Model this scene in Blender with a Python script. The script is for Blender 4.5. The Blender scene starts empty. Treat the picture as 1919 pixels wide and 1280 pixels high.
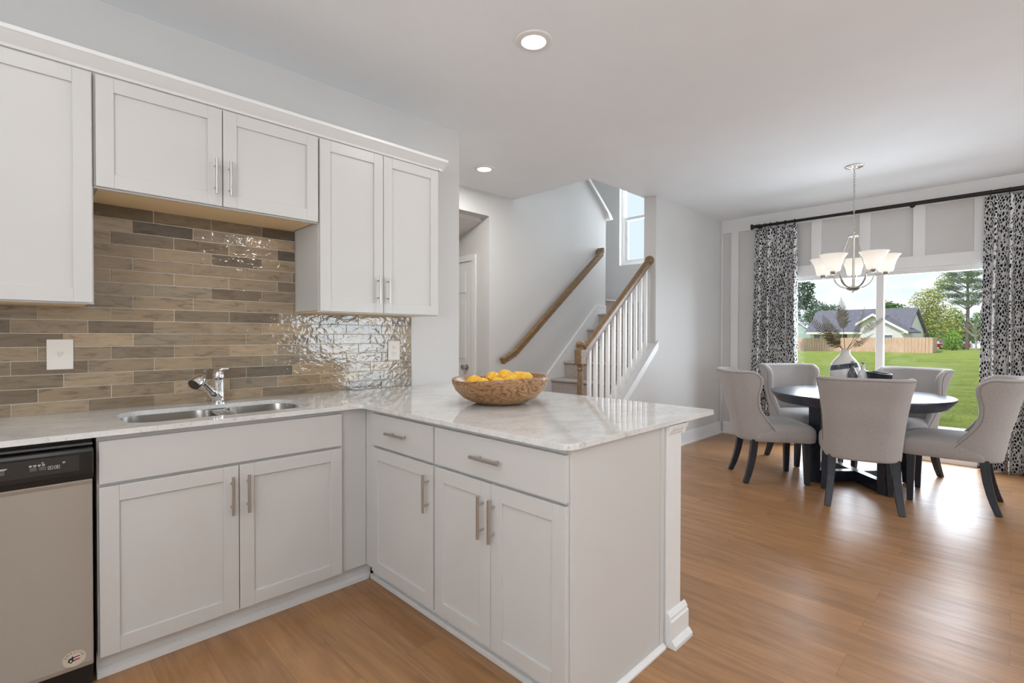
import bpy, bmesh, math, random
from mathutils import Vector, Matrix
random.seed(7)
PI = math.pi
sc = bpy.context.scene
COL = sc.collection

# ---------------------------------------------------------------- camera
cam_d = bpy.data.cameras.new('camera')
cam = bpy.data.objects.new('camera', cam_d)
COL.objects.link(cam)
_f = Vector((0.70497747, 0.70913127, -0.0118156))
_r = Vector((0.7091966, -0.70500769, 0.00208378))
_u = Vector((0.00685242, 0.0098486, 0.99992802))
cam.matrix_world = Matrix(((_r.x, _u.x, -_f.x, 0), (_r.y, _u.y, -_f.y, 0), (_r.z, _u.z, -_f.z, 1.2515), (0, 0, 0, 1)))
cam_d.sensor_width = 36
cam_d.lens = 935.2169 / 1919 * 36
cam_d.clip_start = 0.02
cam_d.clip_end = 600
sc.camera = cam

# ---------------------------------------------------------------- exposure
vs = sc.view_settings
vs.view_transform = 'Standard'
vs.look = 'None'
vs.exposure = 0.12
vs.gamma = 1.0
vs.use_curve_mapping = False

# ---------------------------------------------------------------- world sky
W_ = bpy.data.worlds.new('sky')
sc.world = W_
W_.use_nodes = True
_n = W_.node_tree.nodes
_l = W_.node_tree.links
_n.clear()
_o = _n.new('ShaderNodeOutputWorld')
_b = _n.new('ShaderNodeBackground')
_b.inputs['Strength'].default_value = 1.0
_tc = _n.new('ShaderNodeTexCoord')
_mp = _n.new('ShaderNodeMapping')
_mp.inputs['Scale'].default_value = (1.0, 1.0, 3.2)
_ns = _n.new('ShaderNodeTexNoise')
_ns.inputs['Scale'].default_value = 3.0
_ns.inputs['Detail'].default_value = 7
_ns.inputs['Roughness'].default_value = 0.55
_cr = _n.new('ShaderNodeValToRGB')
_cr.color_ramp.elements[0].position = 0.44
_cr.color_ramp.elements[0].color = (0.74, 0.88, 1.0, 1)
_cr.color_ramp.elements[1].position = 0.68
_cr.color_ramp.elements[1].color = (1.2, 1.2, 1.18, 1)
_l.new(_tc.outputs['Generated'], _mp.inputs['Vector'])
_l.new(_mp.outputs['Vector'], _ns.inputs['Vector'])
_l.new(_ns.outputs['Fac'], _cr.inputs['Fac'])
_l.new(_cr.outputs['Color'], _b.inputs['Color'])
_l.new(_b.outputs['Background'], _o.inputs['Surface'])

# ---------------------------------------------------------------- sun, window daylight and added fill
def lamp(name, typ, loc, rot=(0, 0, 0), energy=10, color=(1, 1, 1), **kw):
    d = bpy.data.lights.new(name, typ)
    d.energy = energy
    d.color = color
    for k, v in kw.items():
        setattr(d, k, v)
    o = bpy.data.objects.new(name, d)
    o.location = loc
    o.rotation_euler = rot
    COL.objects.link(o)
    return o

sun = lamp('sun', 'SUN', (0, 0, 30), energy=3.2, color=(1, 0.975, 0.94), angle=math.radians(4))
sun.rotation_euler = Vector((0.62, -0.25, -0.74)).to_track_quat('-Z', 'Y').to_euler()

COOL = (0.84, 0.92, 1.0)
# daylight entering the back window and the stair window; left lamp is added fill
lamp('window_daylight_fill', 'AREA', (5.1, -4.12, 1.25), (PI / 2 + .25, 0, 0), 58, (0.80, 0.90, 1.0), shape='RECTANGLE', size=1.9, size_y=1.7)
lamp('window_daylight_fill', 'AREA', (-2.12, -.9, 1.45), (0, -PI / 2 - 1.05, 0), 122, (0.90, 0.95, 1.0), shape='RECTANGLE', size=1.3, size_y=2.6)
lamp('window_daylight_fill', 'AREA', (6.60, 3.77, 3.0), (0, PI / 2, 0), 62, COOL, shape='RECTANGLE', size=1.2, size_y=0.8)
lamp('door_daylight', 'AREA', (7.6, 1.01, 1.75), (0, PI / 2 - .20, 0), 290, (0.80, 0.89, 1.0), shape='RECTANGLE', size=2.4, size_y=3.0)

# ---------------------------------------------------------------- dimensions (metres)
CE = 2.732          # ceiling
W = 2.8756          # kitchen wall plane
FB = 2.270          # face of base doors
FP = 1.2236         # face of peninsula doors
FU = 2.5506         # face of wall cabinet doors
S = 2.674           # stair side wall plane
L = 3.87            # stair spine wall plane
D = 6.484           # dining wall plane
RX, RY = -2.2, -4.2

# ================================================================= helpers
class MB:
    def __init__(s):
        s.bm = bmesh.new()
    def quad(s, pts):
        return s.bm.faces.new([s.bm.verts.new(p) for p in pts])
    def box(s, x0, x1, y0, y1, z0, z1):
        v = [s.bm.verts.new(p) for p in ((x0, y0, z0), (x1, y0, z0), (x1, y1, z0), (x0, y1, z0),
                                         (x0, y0, z1), (x1, y0, z1), (x1, y1, z1), (x0, y1, z1))]
        for f in ((0, 3, 2, 1), (4, 5, 6, 7), (0, 1, 5, 4), (1, 2, 6, 5), (2, 3, 7, 6), (3, 0, 4, 7)):
            s.bm.faces.new([v[i] for i in f])
        return s
    def prism(s, poly, axis, a0, a1):
        """poly: 2-D points; axis 'x': (y,z), 'y': (x,z), 'z': (x,y)"""
        def P(p, a):
            return {'x': (a, p[0], p[1]), 'y': (p[0], a, p[1]), 'z': (p[0], p[1], a)}[axis]
        A = [s.bm.verts.new(P(p, a0)) for p in poly]
        Bv = [s.bm.verts.new(P(p, a1)) for p in poly]
        n = len(poly)
        f1 = s.bm.faces.new(A)
        f2 = s.bm.faces.new(Bv[::-1])
        for i in range(n):
            j = (i + 1) % n
            s.bm.faces.new((A[j], A[i], Bv[i], Bv[j]))
        if n > 4:
            f1.normal_update(); f2.normal_update()
            bmesh.ops.triangulate(s.bm, faces=[f1, f2], ngon_method='EAR_CLIP')
        return s
    def rings(s, rings, close=True, cap0=True, cap1=True):
        vs_ = [[s.bm.verts.new(p) for p in r] for r in rings]
        n = len(vs_[0])
        for a, b in zip(vs_, vs_[1:]):
            for i in range(n if close else n - 1):
                j = (i + 1) % n
                s.bm.faces.new((a[i], a[j], b[j], b[i]))
        if cap0 and close:
            s.bm.faces.new(vs_[0][::-1])
        if cap1 and close:
            s.bm.faces.new(vs_[-1])
        return s
    def tube(s, pts, r, n=10, cap=True, flat=1.0):
        pts = [Vector(p) for p in pts]
        rs = r if isinstance(r, (list, tuple)) else [r] * len(pts)
        R = []
        up = None
        for i, p in enumerate(pts):
            t = (pts[min(i + 1, len(pts) - 1)] - pts[max(i - 1, 0)]).normalized()
            if up is None:
                up = Vector((0, 0, 1)) if abs(t.z) < 0.9 else Vector((1, 0, 0))
            a = t.cross(up).normalized()
            b = a.cross(t).normalized()
            up = b
            R.append([p + (a * math.cos(2 * PI * k / n) + b * flat * math.sin(2 * PI * k / n)) * rs[i] for k in range(n)])
        return s.rings(R, True, cap, cap)
    def cyl(s, p0, p1, r0, r1=None, n=16):
        return s.tube([p0, p1], [r0, r0 if r1 is None else r1], n)
    def lathe(s, prof, c=(0, 0, 0), n=24, cap=True):
        R = [[(c[0] + r * math.cos(2 * PI * k / n), c[1] + r * math.sin(2 * PI * k / n), c[2] + z) for k in range(n)] for r, z in prof]
        return s.rings(R, True, cap, cap)
    def sphere(s, c, r, n=12, sc_=(1, 1, 1)):
        m = Matrix.Translation(c) @ Matrix.Diagonal((r * sc_[0], r * sc_[1], r * sc_[2], 1))
        bmesh.ops.create_uvsphere(s.bm, u_segments=n, v_segments=max(6, n // 2), radius=1, matrix=m)
        return s
    def torus(s, c, R, r, axis='z', n=20, m=8, sq=(1, 1)):
        ringsl = []
        for i in range(n):
            a = 2 * PI * i / n
            ring = []
            for k in range(m):
                b = 2 * PI * k / m
                u = (R + r * math.cos(b)) * math.cos(a) * sq[0]
                v = (R + r * math.cos(b)) * math.sin(a) * sq[1]
                w = r * math.sin(b)
                q = {'z': (u, v, w), 'y': (u, w, v), 'x': (w, u, v)}[axis]
                ring.append((c[0] + q[0], c[1] + q[1], c[2] + q[2]))
            ringsl.append(ring)
        ringsl.append(ringsl[0])
        return s.rings(ringsl, True, False, False)
    def build(s, name, mat, parent=None, smooth=False, bevel=0.0, local=False, seg=2, weld=False, sub=0, angle=40):
        if weld:
            bmesh.ops.remove_doubles(s.bm, verts=s.bm.verts, dist=1e-5)
        bmesh.ops.recalc_face_normals(s.bm, faces=s.bm.faces)
        me = bpy.data.meshes.new(name)
        off = Vector((0, 0, 0))
        if parent is not None and not local:
            p = parent
            while p is not None:
                off += p.location
                p = p.parent
            bmesh.ops.translate(s.bm, vec=-off, verts=s.bm.verts)
        s.bm.to_mesh(me)
        s.bm.free()
        me.materials.append(mat)
        if smooth:
            for p in me.polygons:
                p.use_smooth = True
            if angle < 180:
                me.set_sharp_from_angle(angle=math.radians(angle))
        o = bpy.data.objects.new(name, me)
        COL.objects.link(o)
        if parent is not None:
            o.parent = parent
        if bevel:
            m = o.modifiers.new('bevel', 'BEVEL')
            m.width = bevel
            m.segments = seg
            m.limit_method = 'ANGLE'
            m.angle_limit = math.radians(40)
        if sub:
            m = o.modifiers.new('sub', 'SUBSURF')
            m.levels = sub
            m.render_levels = sub
        return o

def thing(name, label, cat, loc=(0, 0, 0), rz=0, group=None):
    o = bpy.data.objects.new(name, None)
    o.empty_display_size = 0.1
    o.location = loc
    o.rotation_euler = (0, 0, rz)
    COL.objects.link(o)
    return tag(o, label, cat, group)

def tag(o, label, cat, group=None):
    o['label'] = label
    o['category'] = cat
    if group:
        o['group'] = group
    return o

def struct(o, label=None):
    o['kind'] = 'structure'
    if label:
        o['label'] = label
    return o

def copy_tree(o, parent=None):
    c = o.copy()
    COL.objects.link(c)
    if parent is not None:
        c.parent = parent
    for ch in list(o.children):
        copy_tree(ch, c)
    return c

# ---------------------------------------------------------------- materials
def mat(name, col=(0.8, 0.8, 0.8), rough=0.5, metal=0.0, spec=None, emit=None, estr=0.0, coat=0.0):
    m = bpy.data.materials.new(name)
    m.use_nodes = True
    b = m.node_tree.nodes['Principled BSDF']
    b.inputs['Base Color'].default_value = (*col, 1)
    b.inputs['Roughness'].default_value = rough
    b.inputs['Metallic'].default_value = metal
    if spec is not None:
        b.inputs['Specular IOR Level'].default_value = spec
    if coat:
        b.inputs['Coat Weight'].default_value = coat
        b.inputs['Coat Roughness'].default_value = 0.08
    if emit:
        b.inputs['Emission Color'].default_value = (*emit, 1)
        b.inputs['Emission Strength'].default_value = estr
    return m

def nodes(m):
    return m.node_tree.nodes, m.node_tree.links, m.node_tree.nodes['Principled BSDF']

def coords(m, kind='Object', scale=(1, 1, 1), rot=(0, 0, 0)):
    n, l, _ = nodes(m)
    tc = n.new('ShaderNodeTexCoord')
    mp = n.new('ShaderNodeMapping')
    mp.inputs['Scale'].default_value = scale
    mp.inputs['Rotation'].default_value = rot
    l.new(tc.outputs[kind], mp.inputs['Vector'])
    return mp.outputs['Vector']

def noise(m, vec, scale=5, detail=4, rough=0.5, dist=0.0):
    n, l, _ = nodes(m)
    t = n.new('ShaderNodeTexNoise')
    t.inputs['Scale'].default_value = scale
    t.inputs['Detail'].default_value = detail
    t.inputs['Roughness'].default_value = rough
    t.inputs['Distortion'].default_value = dist
    l.new(vec, t.inputs['Vector'])
    return t.outputs['Fac']

def ramp(m, fac, stops):
    n, l, _ = nodes(m)
    r = n.new('ShaderNodeValToRGB')
    e = r.color_ramp.elements
    while len(e) < len(stops):
        e.new(0.5)
    for el, (p, c) in zip(e, stops):
        el.position = p
        el.color = (*c, 1) if len(c) == 3 else c
    l.new(fac, r.inputs['Fac'])
    return r.outputs['Color']

def mixc(m, a, b, fac, mode='MIX'):
    n, l, _ = nodes(m)
    x = n.new('ShaderNodeMix')
    x.data_type = 'RGBA'
    x.blend_type = mode
    for s_, v in ((x.inputs[6], a), (x.inputs[7], b), (x.inputs[0], fac)):
        if hasattr(v, 'is_linked'):
            l.new(v, s_)
        elif isinstance(v, (int, float)):
            s_.default_value = v
        else:
            s_.default_value = (*v, 1)
    return x.outputs[2]

def bump(m, h, strength=0.3, dist=0.01):
    n, l, b = nodes(m)
    bp = n.new('ShaderNodeBump')
    bp.inputs['Strength'].default_value = strength
    bp.inputs['Distance'].default_value = dist
    l.new(h, bp.inputs['Height'])
    l.new(bp.outputs['Normal'], b.inputs['Normal'])

def setc(m, c):
    n, l, b = nodes(m)
    l.new(c, b.inputs['Base Color'])

def paint(name, col, rough=0.5, var=0.03, bstr=0.04, bsc=250):
    m = mat(name, col, rough)
    v = coords(m)
    f = noise(m, v, 3.0, 3)
    lo = tuple(c * (1 - var) for c in col)
    hi = tuple(min(1, c * (1 + var)) for c in col)
    setc(m, ramp(m, f, [(0.3, lo), (0.7, hi)]))
    bump(m, noise(m, v, bsc, 2), bstr, 0.002)
    return m

M = {}
M['wall'] = paint('wall_paint', (0.645, 0.635, 0.62), 0.6, 0.012)
M['ceiling'] = paint('ceiling_paint', (0.875, 0.905, 0.93), 0.75, 0.012)
M['trim'] = paint('trim_paint', (0.80, 0.80, 0.79), 0.35, 0.01, 0.02)
M['cab'] = paint('cabinet_paint', (0.62, 0.61, 0.59), 0.32, 0.012, 0.02)
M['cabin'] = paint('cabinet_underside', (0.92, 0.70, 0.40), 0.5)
M['black'] = mat('black_plastic', (0.012, 0.012, 0.013), 0.3)
M['gap'] = mat('dark_gap', (0.02, 0.018, 0.016), 0.8)
M['nickel'] = mat('brushed_nickel', (0.56, 0.53, 0.49), 0.32, 1.0)
M['chrome'] = mat('chrome', (0.82, 0.82, 0.83), 0.06, 1.0)
M['bronze'] = mat('dark_bronze', (0.018, 0.014, 0.013), 0.4, 0.3)
M['plate'] = mat('switch_plastic', (0.80, 0.76, 0.70), 0.35)
M['slot'] = mat('outlet_slot', (0.10, 0.09, 0.085), 0.6)

# stainless
m = M['steel'] = mat('stainless_steel', (0.52, 0.49, 0.44), 0.5, 1.0)
v = coords(m, 'Object', (1.2, 1.2, 260))
f = noise(m, v, 3, 3)
n_, l_, b_ = nodes(m)
l_.new(ramp(m, f, [(0.3, (0.47,) * 3), (0.7, (0.52,) * 3)]), b_.inputs['Roughness'])
b_.inputs['Anisotropic'].default_value = 0.95
b_.inputs['Anisotropic Rotation'].default_value = 0.0
tg_ = n_.new('ShaderNodeCombineXYZ')
tg_.inputs['Z'].default_value = 1.0
l_.new(tg_.outputs[0], b_.inputs['Tangent'])
bump(m, f, 0.008, 0.001)
m = M['sink'] = mat('sink_steel', (0.60, 0.58, 0.55), 0.24, 1.0)
bump(m, noise(m, coords(m, 'Object', (2, 200, 200)), 3, 2), 0.03, 0.001)

# quartz
m = M['quartz'] = mat('white_quartz', (0.72, 0.70, 0.67), 0.05)
v = coords(m, 'Object', (1, 1.7, 1), (0, 0, .5))
f1 = noise(m, v, 46, 8, 0.66, 1.2)
f2 = noise(m, v, 7, 4, 0.5, 0.6)
c1 = ramp(m, f1, [(0.33, (0.50, 0.49, 0.48)), (0.42, (0.74, 0.735, 0.72)), (0.7, (0.79, 0.785, 0.77))])
c2 = ramp(m, f2, [(0.30, (0.80, 0.79, 0.77)), (0.62, (1, 1, 1))])
setc(m, mixc(m, c1, c2, 0.7, 'MULTIPLY'))

# floor planks (run along Y)
m = M['floor'] = mat('oak_plank_floor', (0.36, 0.18, 0.08), 0.3, spec=0.8)
n_, l_, b_ = nodes(m)
v = coords(m, 'Object', (1, 1, 1), (0, 0, PI / 2))
br = n_.new('ShaderNodeTexBrick')
br.offset = 0.37
br.offset_frequency = 2
br.inputs['Color1'].default_value = (0.0, 0.0, 0.0, 1)
br.inputs['Color2'].default_value = (1, 1, 1, 1)
br.inputs['Mortar'].default_value = (0.5, 0.5, 0.5, 1)
br.inputs['Scale'].default_value = 1
br.inputs['Mortar Size'].default_value = 0.0007
br.inputs['Brick Width'].default_value = 1.22
br.inputs['Row Height'].default_value = 0.178
l_.new(v, br.inputs['Vector'])
# grain offset per plank
sx = n_.new('ShaderNodeVectorMath')
sx.operation = 'MULTIPLY_ADD'
l_.new(br.outputs['Color'], sx.inputs[0])
sx.inputs[1].default_value = (7.0, 3.0, 5.0)
l_.new(v, sx.inputs[2])
mp = n_.new('ShaderNodeMapping')
mp.inputs['Scale'].default_value = (1.6, 26, 1)
l_.new(sx.outputs['Vector'], mp.inputs['Vector'])
g1 = noise(m, mp.outputs['Vector'], 1.2, 6, 0.6, 0.8)
mp2 = n_.new('ShaderNodeMapping')
mp2.inputs['Scale'].default_value = (2.0, 7, 1)
l_.new(sx.outputs['Vector'], mp2.inputs['Vector'])
g2 = noise(m, mp2.outputs['Vector'], 1.0, 4, 0.55, 1.6)
ca = ramp(m, g1, [(0.22, (0.290, 0.140, 0.054)), (0.5, (0.400, 0.206, 0.086)), (0.78, (0.470, 0.264, 0.122))])
cb = ramp(m, g2, [(0.28, (0.76, 0.73, 0.70)), (0.52, (1.0, 1.0, 1.0)), (0.8, (1.12, 1.10, 1.08))])
cc = mixc(m, ca, cb, 0.85, 'MULTIPLY')
tint = ramp(m, br.outputs['Color'], [(0.0, (0.90, 0.895, 0.89)), (1.0, (1.06, 1.055, 1.05))])
cc = mixc(m, cc, tint, 1.0, 'MULTIPLY')
cc = mixc(m, cc, (0.17, 0.085, 0.04), br.outputs['Fac'])
setc(m, cc)
l_.new(ramp(m, g1, [(0.3, (0.38,) * 3), (0.7, (0.31,) * 3)]), b_.inputs['Roughness'])
bump(m, g1, 0.10, 0.002)

# glazed tile (per-tile tint is a mesh attribute)
m = M['tile'] = mat('glazed_tile', (0.25, 0.2, 0.15), 0.1)
n_, l_, b_ = nodes(m)
at = n_.new('ShaderNodeAttribute')
at.attribute_name = 'tint'
v = coords(m, 'Object', (7, 1, 30))
f = noise(m, v, 1.4, 6, 0.65, 1.2)
c = ramp(m, f, [(0.27, (0.45, 0.40, 0.33)), (0.48, (1, 1, 1)), (0.72, (1.25, 1.20, 1.12))])
setc(m, mixc(m, at.outputs['Color'], c, 0.9, 'MULTIPLY'))
v2 = coords(m, 'Object', (1, 1, 1.3))
h = noise(m, v2, 24, 3, 0.5, 0.25)
bump(m, h, 0.42, 0.006)
b_.inputs['Roughness'].default_value = 0.05
b_.inputs['Specular IOR Level'].default_value = 1.0
M['grout'] = paint('tile_grout', (0.64, 0.57, 0.47), 0.8)

# woods
def wood(name, c0, c1, c2, axis_scale, rough=0.35, sc_=3.0):
    m = mat(name, c1, rough)
    v = coords(m, 'Object', axis_scale)
    f = noise(m, v, sc_, 6, 0.6, 1.5)
    setc(m, ramp(m, f, [(0.3, c0), (0.5, c1), (0.72, c2)]))
    bump(m, f, 0.06, 0.002)
    return m
M['oak'] = wood('stained_oak', (0.12, 0.068, 0.029), (0.205, 0.122, 0.057), (0.29, 0.185, 0.095), (3, 24, 14))
M['darkwood'] = wood('navy_black_wood', (0.006, 0.008, 0.013), (0.012, 0.015, 0.024), (0.024, 0.03, 0.042), (30, 30, 4), 0.42)
M['tablewood'] = wood('navy_table_wood', (0.006, 0.009, 0.016), (0.012, 0.017, 0.030), (0.024, 0.032, 0.05), (30, 30, 4), 0.25)
m = M['tabletop'] = mat('dark_table_wood', (0.03, 0.038, 0.055), 0.27, spec=1.0)
f = noise(m, coords(m, 'Object', (3, 40, 3)), 3, 5, 0.6, 1.0)
setc(m, ramp(m, f, [(0.3, (0.022, 0.032, 0.055)), (0.7, (0.036, 0.048, 0.075))]))
m = M['bowlwood'] = mat('olive_wood', (0.4, 0.22, 0.1), 0.4)
n_, l_, b_ = nodes(m)
v = coords(m, 'Object', (1.0, 1.0, 2.6), (0.28, 0.40, 0.2))
big = noise(m, v, 5.0, 3, 0.5, 0.6)
mm = n_.new('ShaderNodeMath'); mm.operation = 'MULTIPLY'
l_.new(big, mm.inputs[0]); mm.inputs[1].default_value = 13.0
fr_ = n_.new('ShaderNodeMath'); fr_.operation = 'FRACT'
l_.new(mm.outputs[0], fr_.inputs[0])
fine = noise(m, coords(m, 'Object', (14, 14, 60), (0.28, 0.40, 0.2)), 3, 4, 0.6, 0.8)
ca = ramp(m, fr_.outputs[0], [(0.0, (0.13, 0.055, 0.02)), (0.10, (0.30, 0.155, 0.068)), (0.45, (0.43, 0.265, 0.14)), (0.85, (0.36, 0.20, 0.092)), (1.0, (0.16, 0.07, 0.027))])
cb = ramp(m, fine, [(0.3, (0.72, 0.68, 0.62)), (0.6, (1.06, 1.05, 1.04))])
cc = ramp(m, noise(m, v, 3.0, 2), [(0.35, (0.80, 0.70, 0.60)), (0.65, (1.12, 1.14, 1.16))])
setc(m, mixc(m, mixc(m, ca, cb, 0.8, 'MULTIPLY'), cc, 0.9, 'MULTIPLY'))

# fabrics
m = M['fabric'] = mat('chair_linen', (0.42, 0.385, 0.36), 0.85, spec=0.2)
v = coords(m, 'Object', (1, 1, 1))
f = noise(m, v, 160, 3, 0.7)
setc(m, ramp(m, f, [(0.3, (0.345, 0.32, 0.305)), (0.7, (0.45, 0.42, 0.405))]))
b_ = m.node_tree.nodes['Principled BSDF']
b_.inputs['Sheen Weight'].default_value = 0.25
bump(m, f, 0.15, 0.002)
M['piping'] = mat('chair_piping', (0.27, 0.24, 0.225), 0.8)
m = M['carpet'] = mat('stair_carpet', (0.25, 0.21, 0.19), 0.95, spec=0.1)
v = coords(m)
f = noise(m, v, 130, 4, 0.8)
setc(m, ramp(m, f, [(0.3, (0.25, 0.215, 0.195)), (0.7, (0.66, 0.585, 0.545))]))
bump(m, f, 0.8, 0.01)

m = M['curtain'] = mat('spotted_curtain', (0.7, 0.7, 0.7), 0.85, spec=0.15)
n_, l_, b_ = nodes(m)
tc = n_.new('ShaderNodeTexCoord')
mp = n_.new('ShaderNodeMapping')
mp.inputs['Scale'].default_value = (46, 27, 1)
mp.inputs['Rotation'].default_value = (0, 0, 0.70)
l_.new(tc.outputs['UV'], mp.inputs['Vector'])
vo = n_.new('ShaderNodeTexVoronoi')
vo.feature = 'DISTANCE_TO_EDGE'
vo.inputs['Scale'].default_value = 1
vo.inputs['Randomness'].default_value = 0.62
l_.new(mp.outputs['Vector'], vo.inputs['Vector'])
setc(m, ramp(m, vo.outputs['Distance'], [(0.10, (0.72, 0.71, 0.70)), (0.15, (0.014, 0.016, 0.026))]))

# lemon, glass, ceramics
m = M['lemon'] = mat('lemon_skin', (0.80, 0.44, 0.02), 0.38)
v = coords(m)
bump(m, noise(m, v, 140, 2), 0.25, 0.003)
setc(m, ramp(m, noise(m, v, 18, 3), [(0.3, (0.80, 0.40, 0.012)), (0.7, (0.88, 0.53, 0.035))]))
M['stemtip'] = mat('lemon_stem', (0.12, 0.16, 0.03), 0.6)
m = M['shade'] = mat('frosted_shade', (0.88, 0.86, 0.82), 0.35, emit=(1.0, 0.93, 0.83), estr=0.36)
n_, l_, b_ = nodes(m)
tr_ = n_.new('ShaderNodeBsdfTranslucent')
tr_.inputs['Color'].default_value = (0.97, 0.96, 0.94, 1)
mx_ = n_.new('ShaderNodeMixShader')
mx_.inputs[0].default_value = 0.55
out_ = [q for q in n_ if q.type == 'OUTPUT_MATERIAL'][0]
l_.new(b_.outputs[0], mx_.inputs[1])
l_.new(tr_.outputs[0], mx_.inputs[2])
l_.new(mx_.outputs[0], out_.inputs['Surface'])
M['bulb'] = mat('light_bulb', (1, 1, 1), 0.4, emit=(1.0, 0.95, 0.88), estr=1.6)
M['canlens'] = mat('downlight_lens', (1, 1, 1), 0.4, emit=(1.0, 0.98, 0.94), estr=5.0)

def glass(name, refl=0.06):
    m = bpy.data.materials.new(name)
    m.use_nodes = True
    n, l = m.node_tree.nodes, m.node_tree.links
    n.clear()
    o = n.new('ShaderNodeOutputMaterial')
    mx = n.new('ShaderNodeMixShader')
    t = n.new('ShaderNodeBsdfTransparent')
    g = n.new('ShaderNodeBsdfGlossy')
    g.inputs['Roughness'].default_value = 0.02
    mx.inputs[0].default_value = refl
    l.new(t.outputs[0], mx.inputs[1])
    l.new(g.outputs[0], mx.inputs[2])
    l.new(mx.outputs[0], o.inputs['Surface'])
    return m
M['glass'] = glass('window_glass', 0.03)
M['smoke'] = mat('smoked_bottle_glass', (0.09, 0.09, 0.10), 0.12)
M['clearb'] = mat('pale_bottle_glass', (0.66, 0.64, 0.66), 0.12)
M['cork'] = mat('bottle_cork', (0.30, 0.23, 0.20), 0.7)
m = M['vase'] = mat('vase_glaze', (0.66, 0.64, 0.61), 0.28)
n_, l_, b_ = nodes(m)
tc = n_.new('ShaderNodeTexCoord')
sp = n_.new('ShaderNodeSeparateXYZ')
l_.new(tc.outputs['Object'], sp.inputs[0])
ma = n_.new('ShaderNodeMath'); ma.operation = 'MULTIPLY_ADD'
l_.new(sp.outputs['Y'], ma.inputs[0]); ma.inputs[1].default_value = 0.18; l_.new(sp.outputs['Z'], ma.inputs[2])
mb_ = n_.new('ShaderNodeMath'); mb_.operation = 'SUBTRACT'
l_.new(ma.outputs[0], mb_.inputs[0]); mb_.inputs[1].default_value = 0.232
mc_ = n_.new('ShaderNodeMath'); mc_.operation = 'ABSOLUTE'
l_.new(mb_.outputs[0], mc_.inputs[0])
setc(m, ramp(m, mc_.outputs[0], [(0.0200, (0.035, 0.05, 0.085)), (0.0215, (0.66, 0.64, 0.61))]))
M['darkbowl'] = mat('black_ceramic', (0.012, 0.016, 0.022), 0.25)
m = M['fern'] = mat('dried_fern', (0.13, 0.11, 0.04), 0.7)
setc(m, ramp(m, noise(m, coords(m), 30, 3), [(0.3, (0.055, 0.055, 0.018)), (0.7, (0.24, 0.20, 0.085))]))
M['fernstem'] = mat('fern_stem', (0.20, 0.13, 0.07), 0.7)

# outdoors
m = M['lawn'] = mat('lawn_grass', (0.14, 0.24, 0.03), 0.9, spec=0.1)
v = coords(m)
fa = noise(m, v, 22, 8, 0.8)
fb = noise(m, v, 1.1, 6, 0.7)
ca = ramp(m, fa, [(0.36, (0.13, 0.20, 0.03)), (0.5, (0.29, 0.37, 0.075)), (0.64, (0.50, 0.54, 0.17))])
cb = ramp(m, fb, [(0.35, (0.70, 0.76, 0.66)), (0.65, (1.2, 1.16, 1.1))])
setc(m, mixc(m, ca, cb, 1.0, 'MULTIPLY'))
bump(m, fa, 1.0, 0.08)
M['dirt'] = paint('road_dirt', (0.20, 0.17, 0.11), 0.9, 0.2)
M['concrete'] = paint('patio_concrete', (0.62, 0.61, 0.59), 0.85, 0.06)
m = M['fence'] = mat('fence_cedar', (0.62, 0.40, 0.27), 0.8)
setc(m, ramp(m, noise(m, coords(m, 'Object', (3, 3, 0.4)), 4, 4), [(0.3, (0.50, 0.315, 0.225)), (0.7, (0.64, 0.44, 0.335))]))
def siding(name, col):
    m = mat(name, col, 0.7)
    n, l, b = nodes(m)
    v = coords(m, 'Object', (1, 1, 1))
    w = n.new('ShaderNodeTexWave')
    w.wave_profile = 'SAW'
    w.bands_direction = 'Z'
    w.inputs['Scale'].default_value = 1.6
    l.new(v, w.inputs['Vector'])
    bump(m, w.outputs['Fac'], 0.6, 0.05)
    setc(m, ramp(m, w.outputs['Fac'], [(0.0, tuple(c * 0.85 for c in col)), (0.15, col)]))
    return m
M['siding'] = siding('house_siding', (0.72, 0.71, 0.76))
M['mint'] = siding('mint_siding', (0.42, 0.56, 0.52))
m = M['shingle'] = mat('roof_shingles', (0.09, 0.09, 0.12), 0.9)
setc(m, ramp(m, noise(m, coords(m), 3, 6, 0.8), [(0.3, (0.085, 0.085, 0.115)), (0.7, (0.17, 0.17, 0.21))]))
M['white'] = mat('white_house_trim', (0.78, 0.78, 0.78), 0.5)
M['shutter'] = mat('burgundy_shutter', (0.06, 0.016, 0.022), 0.5)
M['pane'] = mat('house_window_pane', (0.10, 0.16, 0.24), 0.1)
M['dish'] = mat('grey_dish', (0.22, 0.25, 0.33), 0.5)
def leafmat(name, a, b):
    m = mat(name, a, 0.75, spec=0.15)
    setc(m, ramp(m, noise(m, coords(m), 0.9, 5, 0.7), [(0.3, a), (0.7, b)]))
    return m
M['leaf_dark'] = leafmat('dark_leaves', (0.022, 0.050, 0.030), (0.07, 0.13, 0.06))
M['leaf_blue'] = leafmat('blue_green_leaves', (0.05, 0.10, 0.07), (0.14, 0.21, 0.13))
M['leaf_mid'] = leafmat('mid_green_leaves', (0.045, 0.12, 0.02), (0.15, 0.27, 0.06))
M['leaf_yellow'] = leafmat('spring_leaves', (0.25, 0.31, 0.07), (0.50, 0.52, 0.17))
M['leaf_bush'] = leafmat('bush_leaves', (0.12, 0.26, 0.04), (0.32, 0.52, 0.10))
M['needle'] = leafmat('pine_needles', (0.07, 0.13, 0.055), (0.17, 0.26, 0.12))
M['bark'] = paint('tree_bark', (0.13, 0.10, 0.085), 0.9, 0.25)
M['bare'] = paint('bare_bark', (0.34, 0.30, 0.28), 0.9, 0.2)
M['carred'] = mat('red_car_paint', (0.22, 0.008, 0.03), 0.25, coat=0.5)
M['tire'] = mat('tyre_rubber', (0.015, 0.015, 0.016), 0.8)
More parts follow.
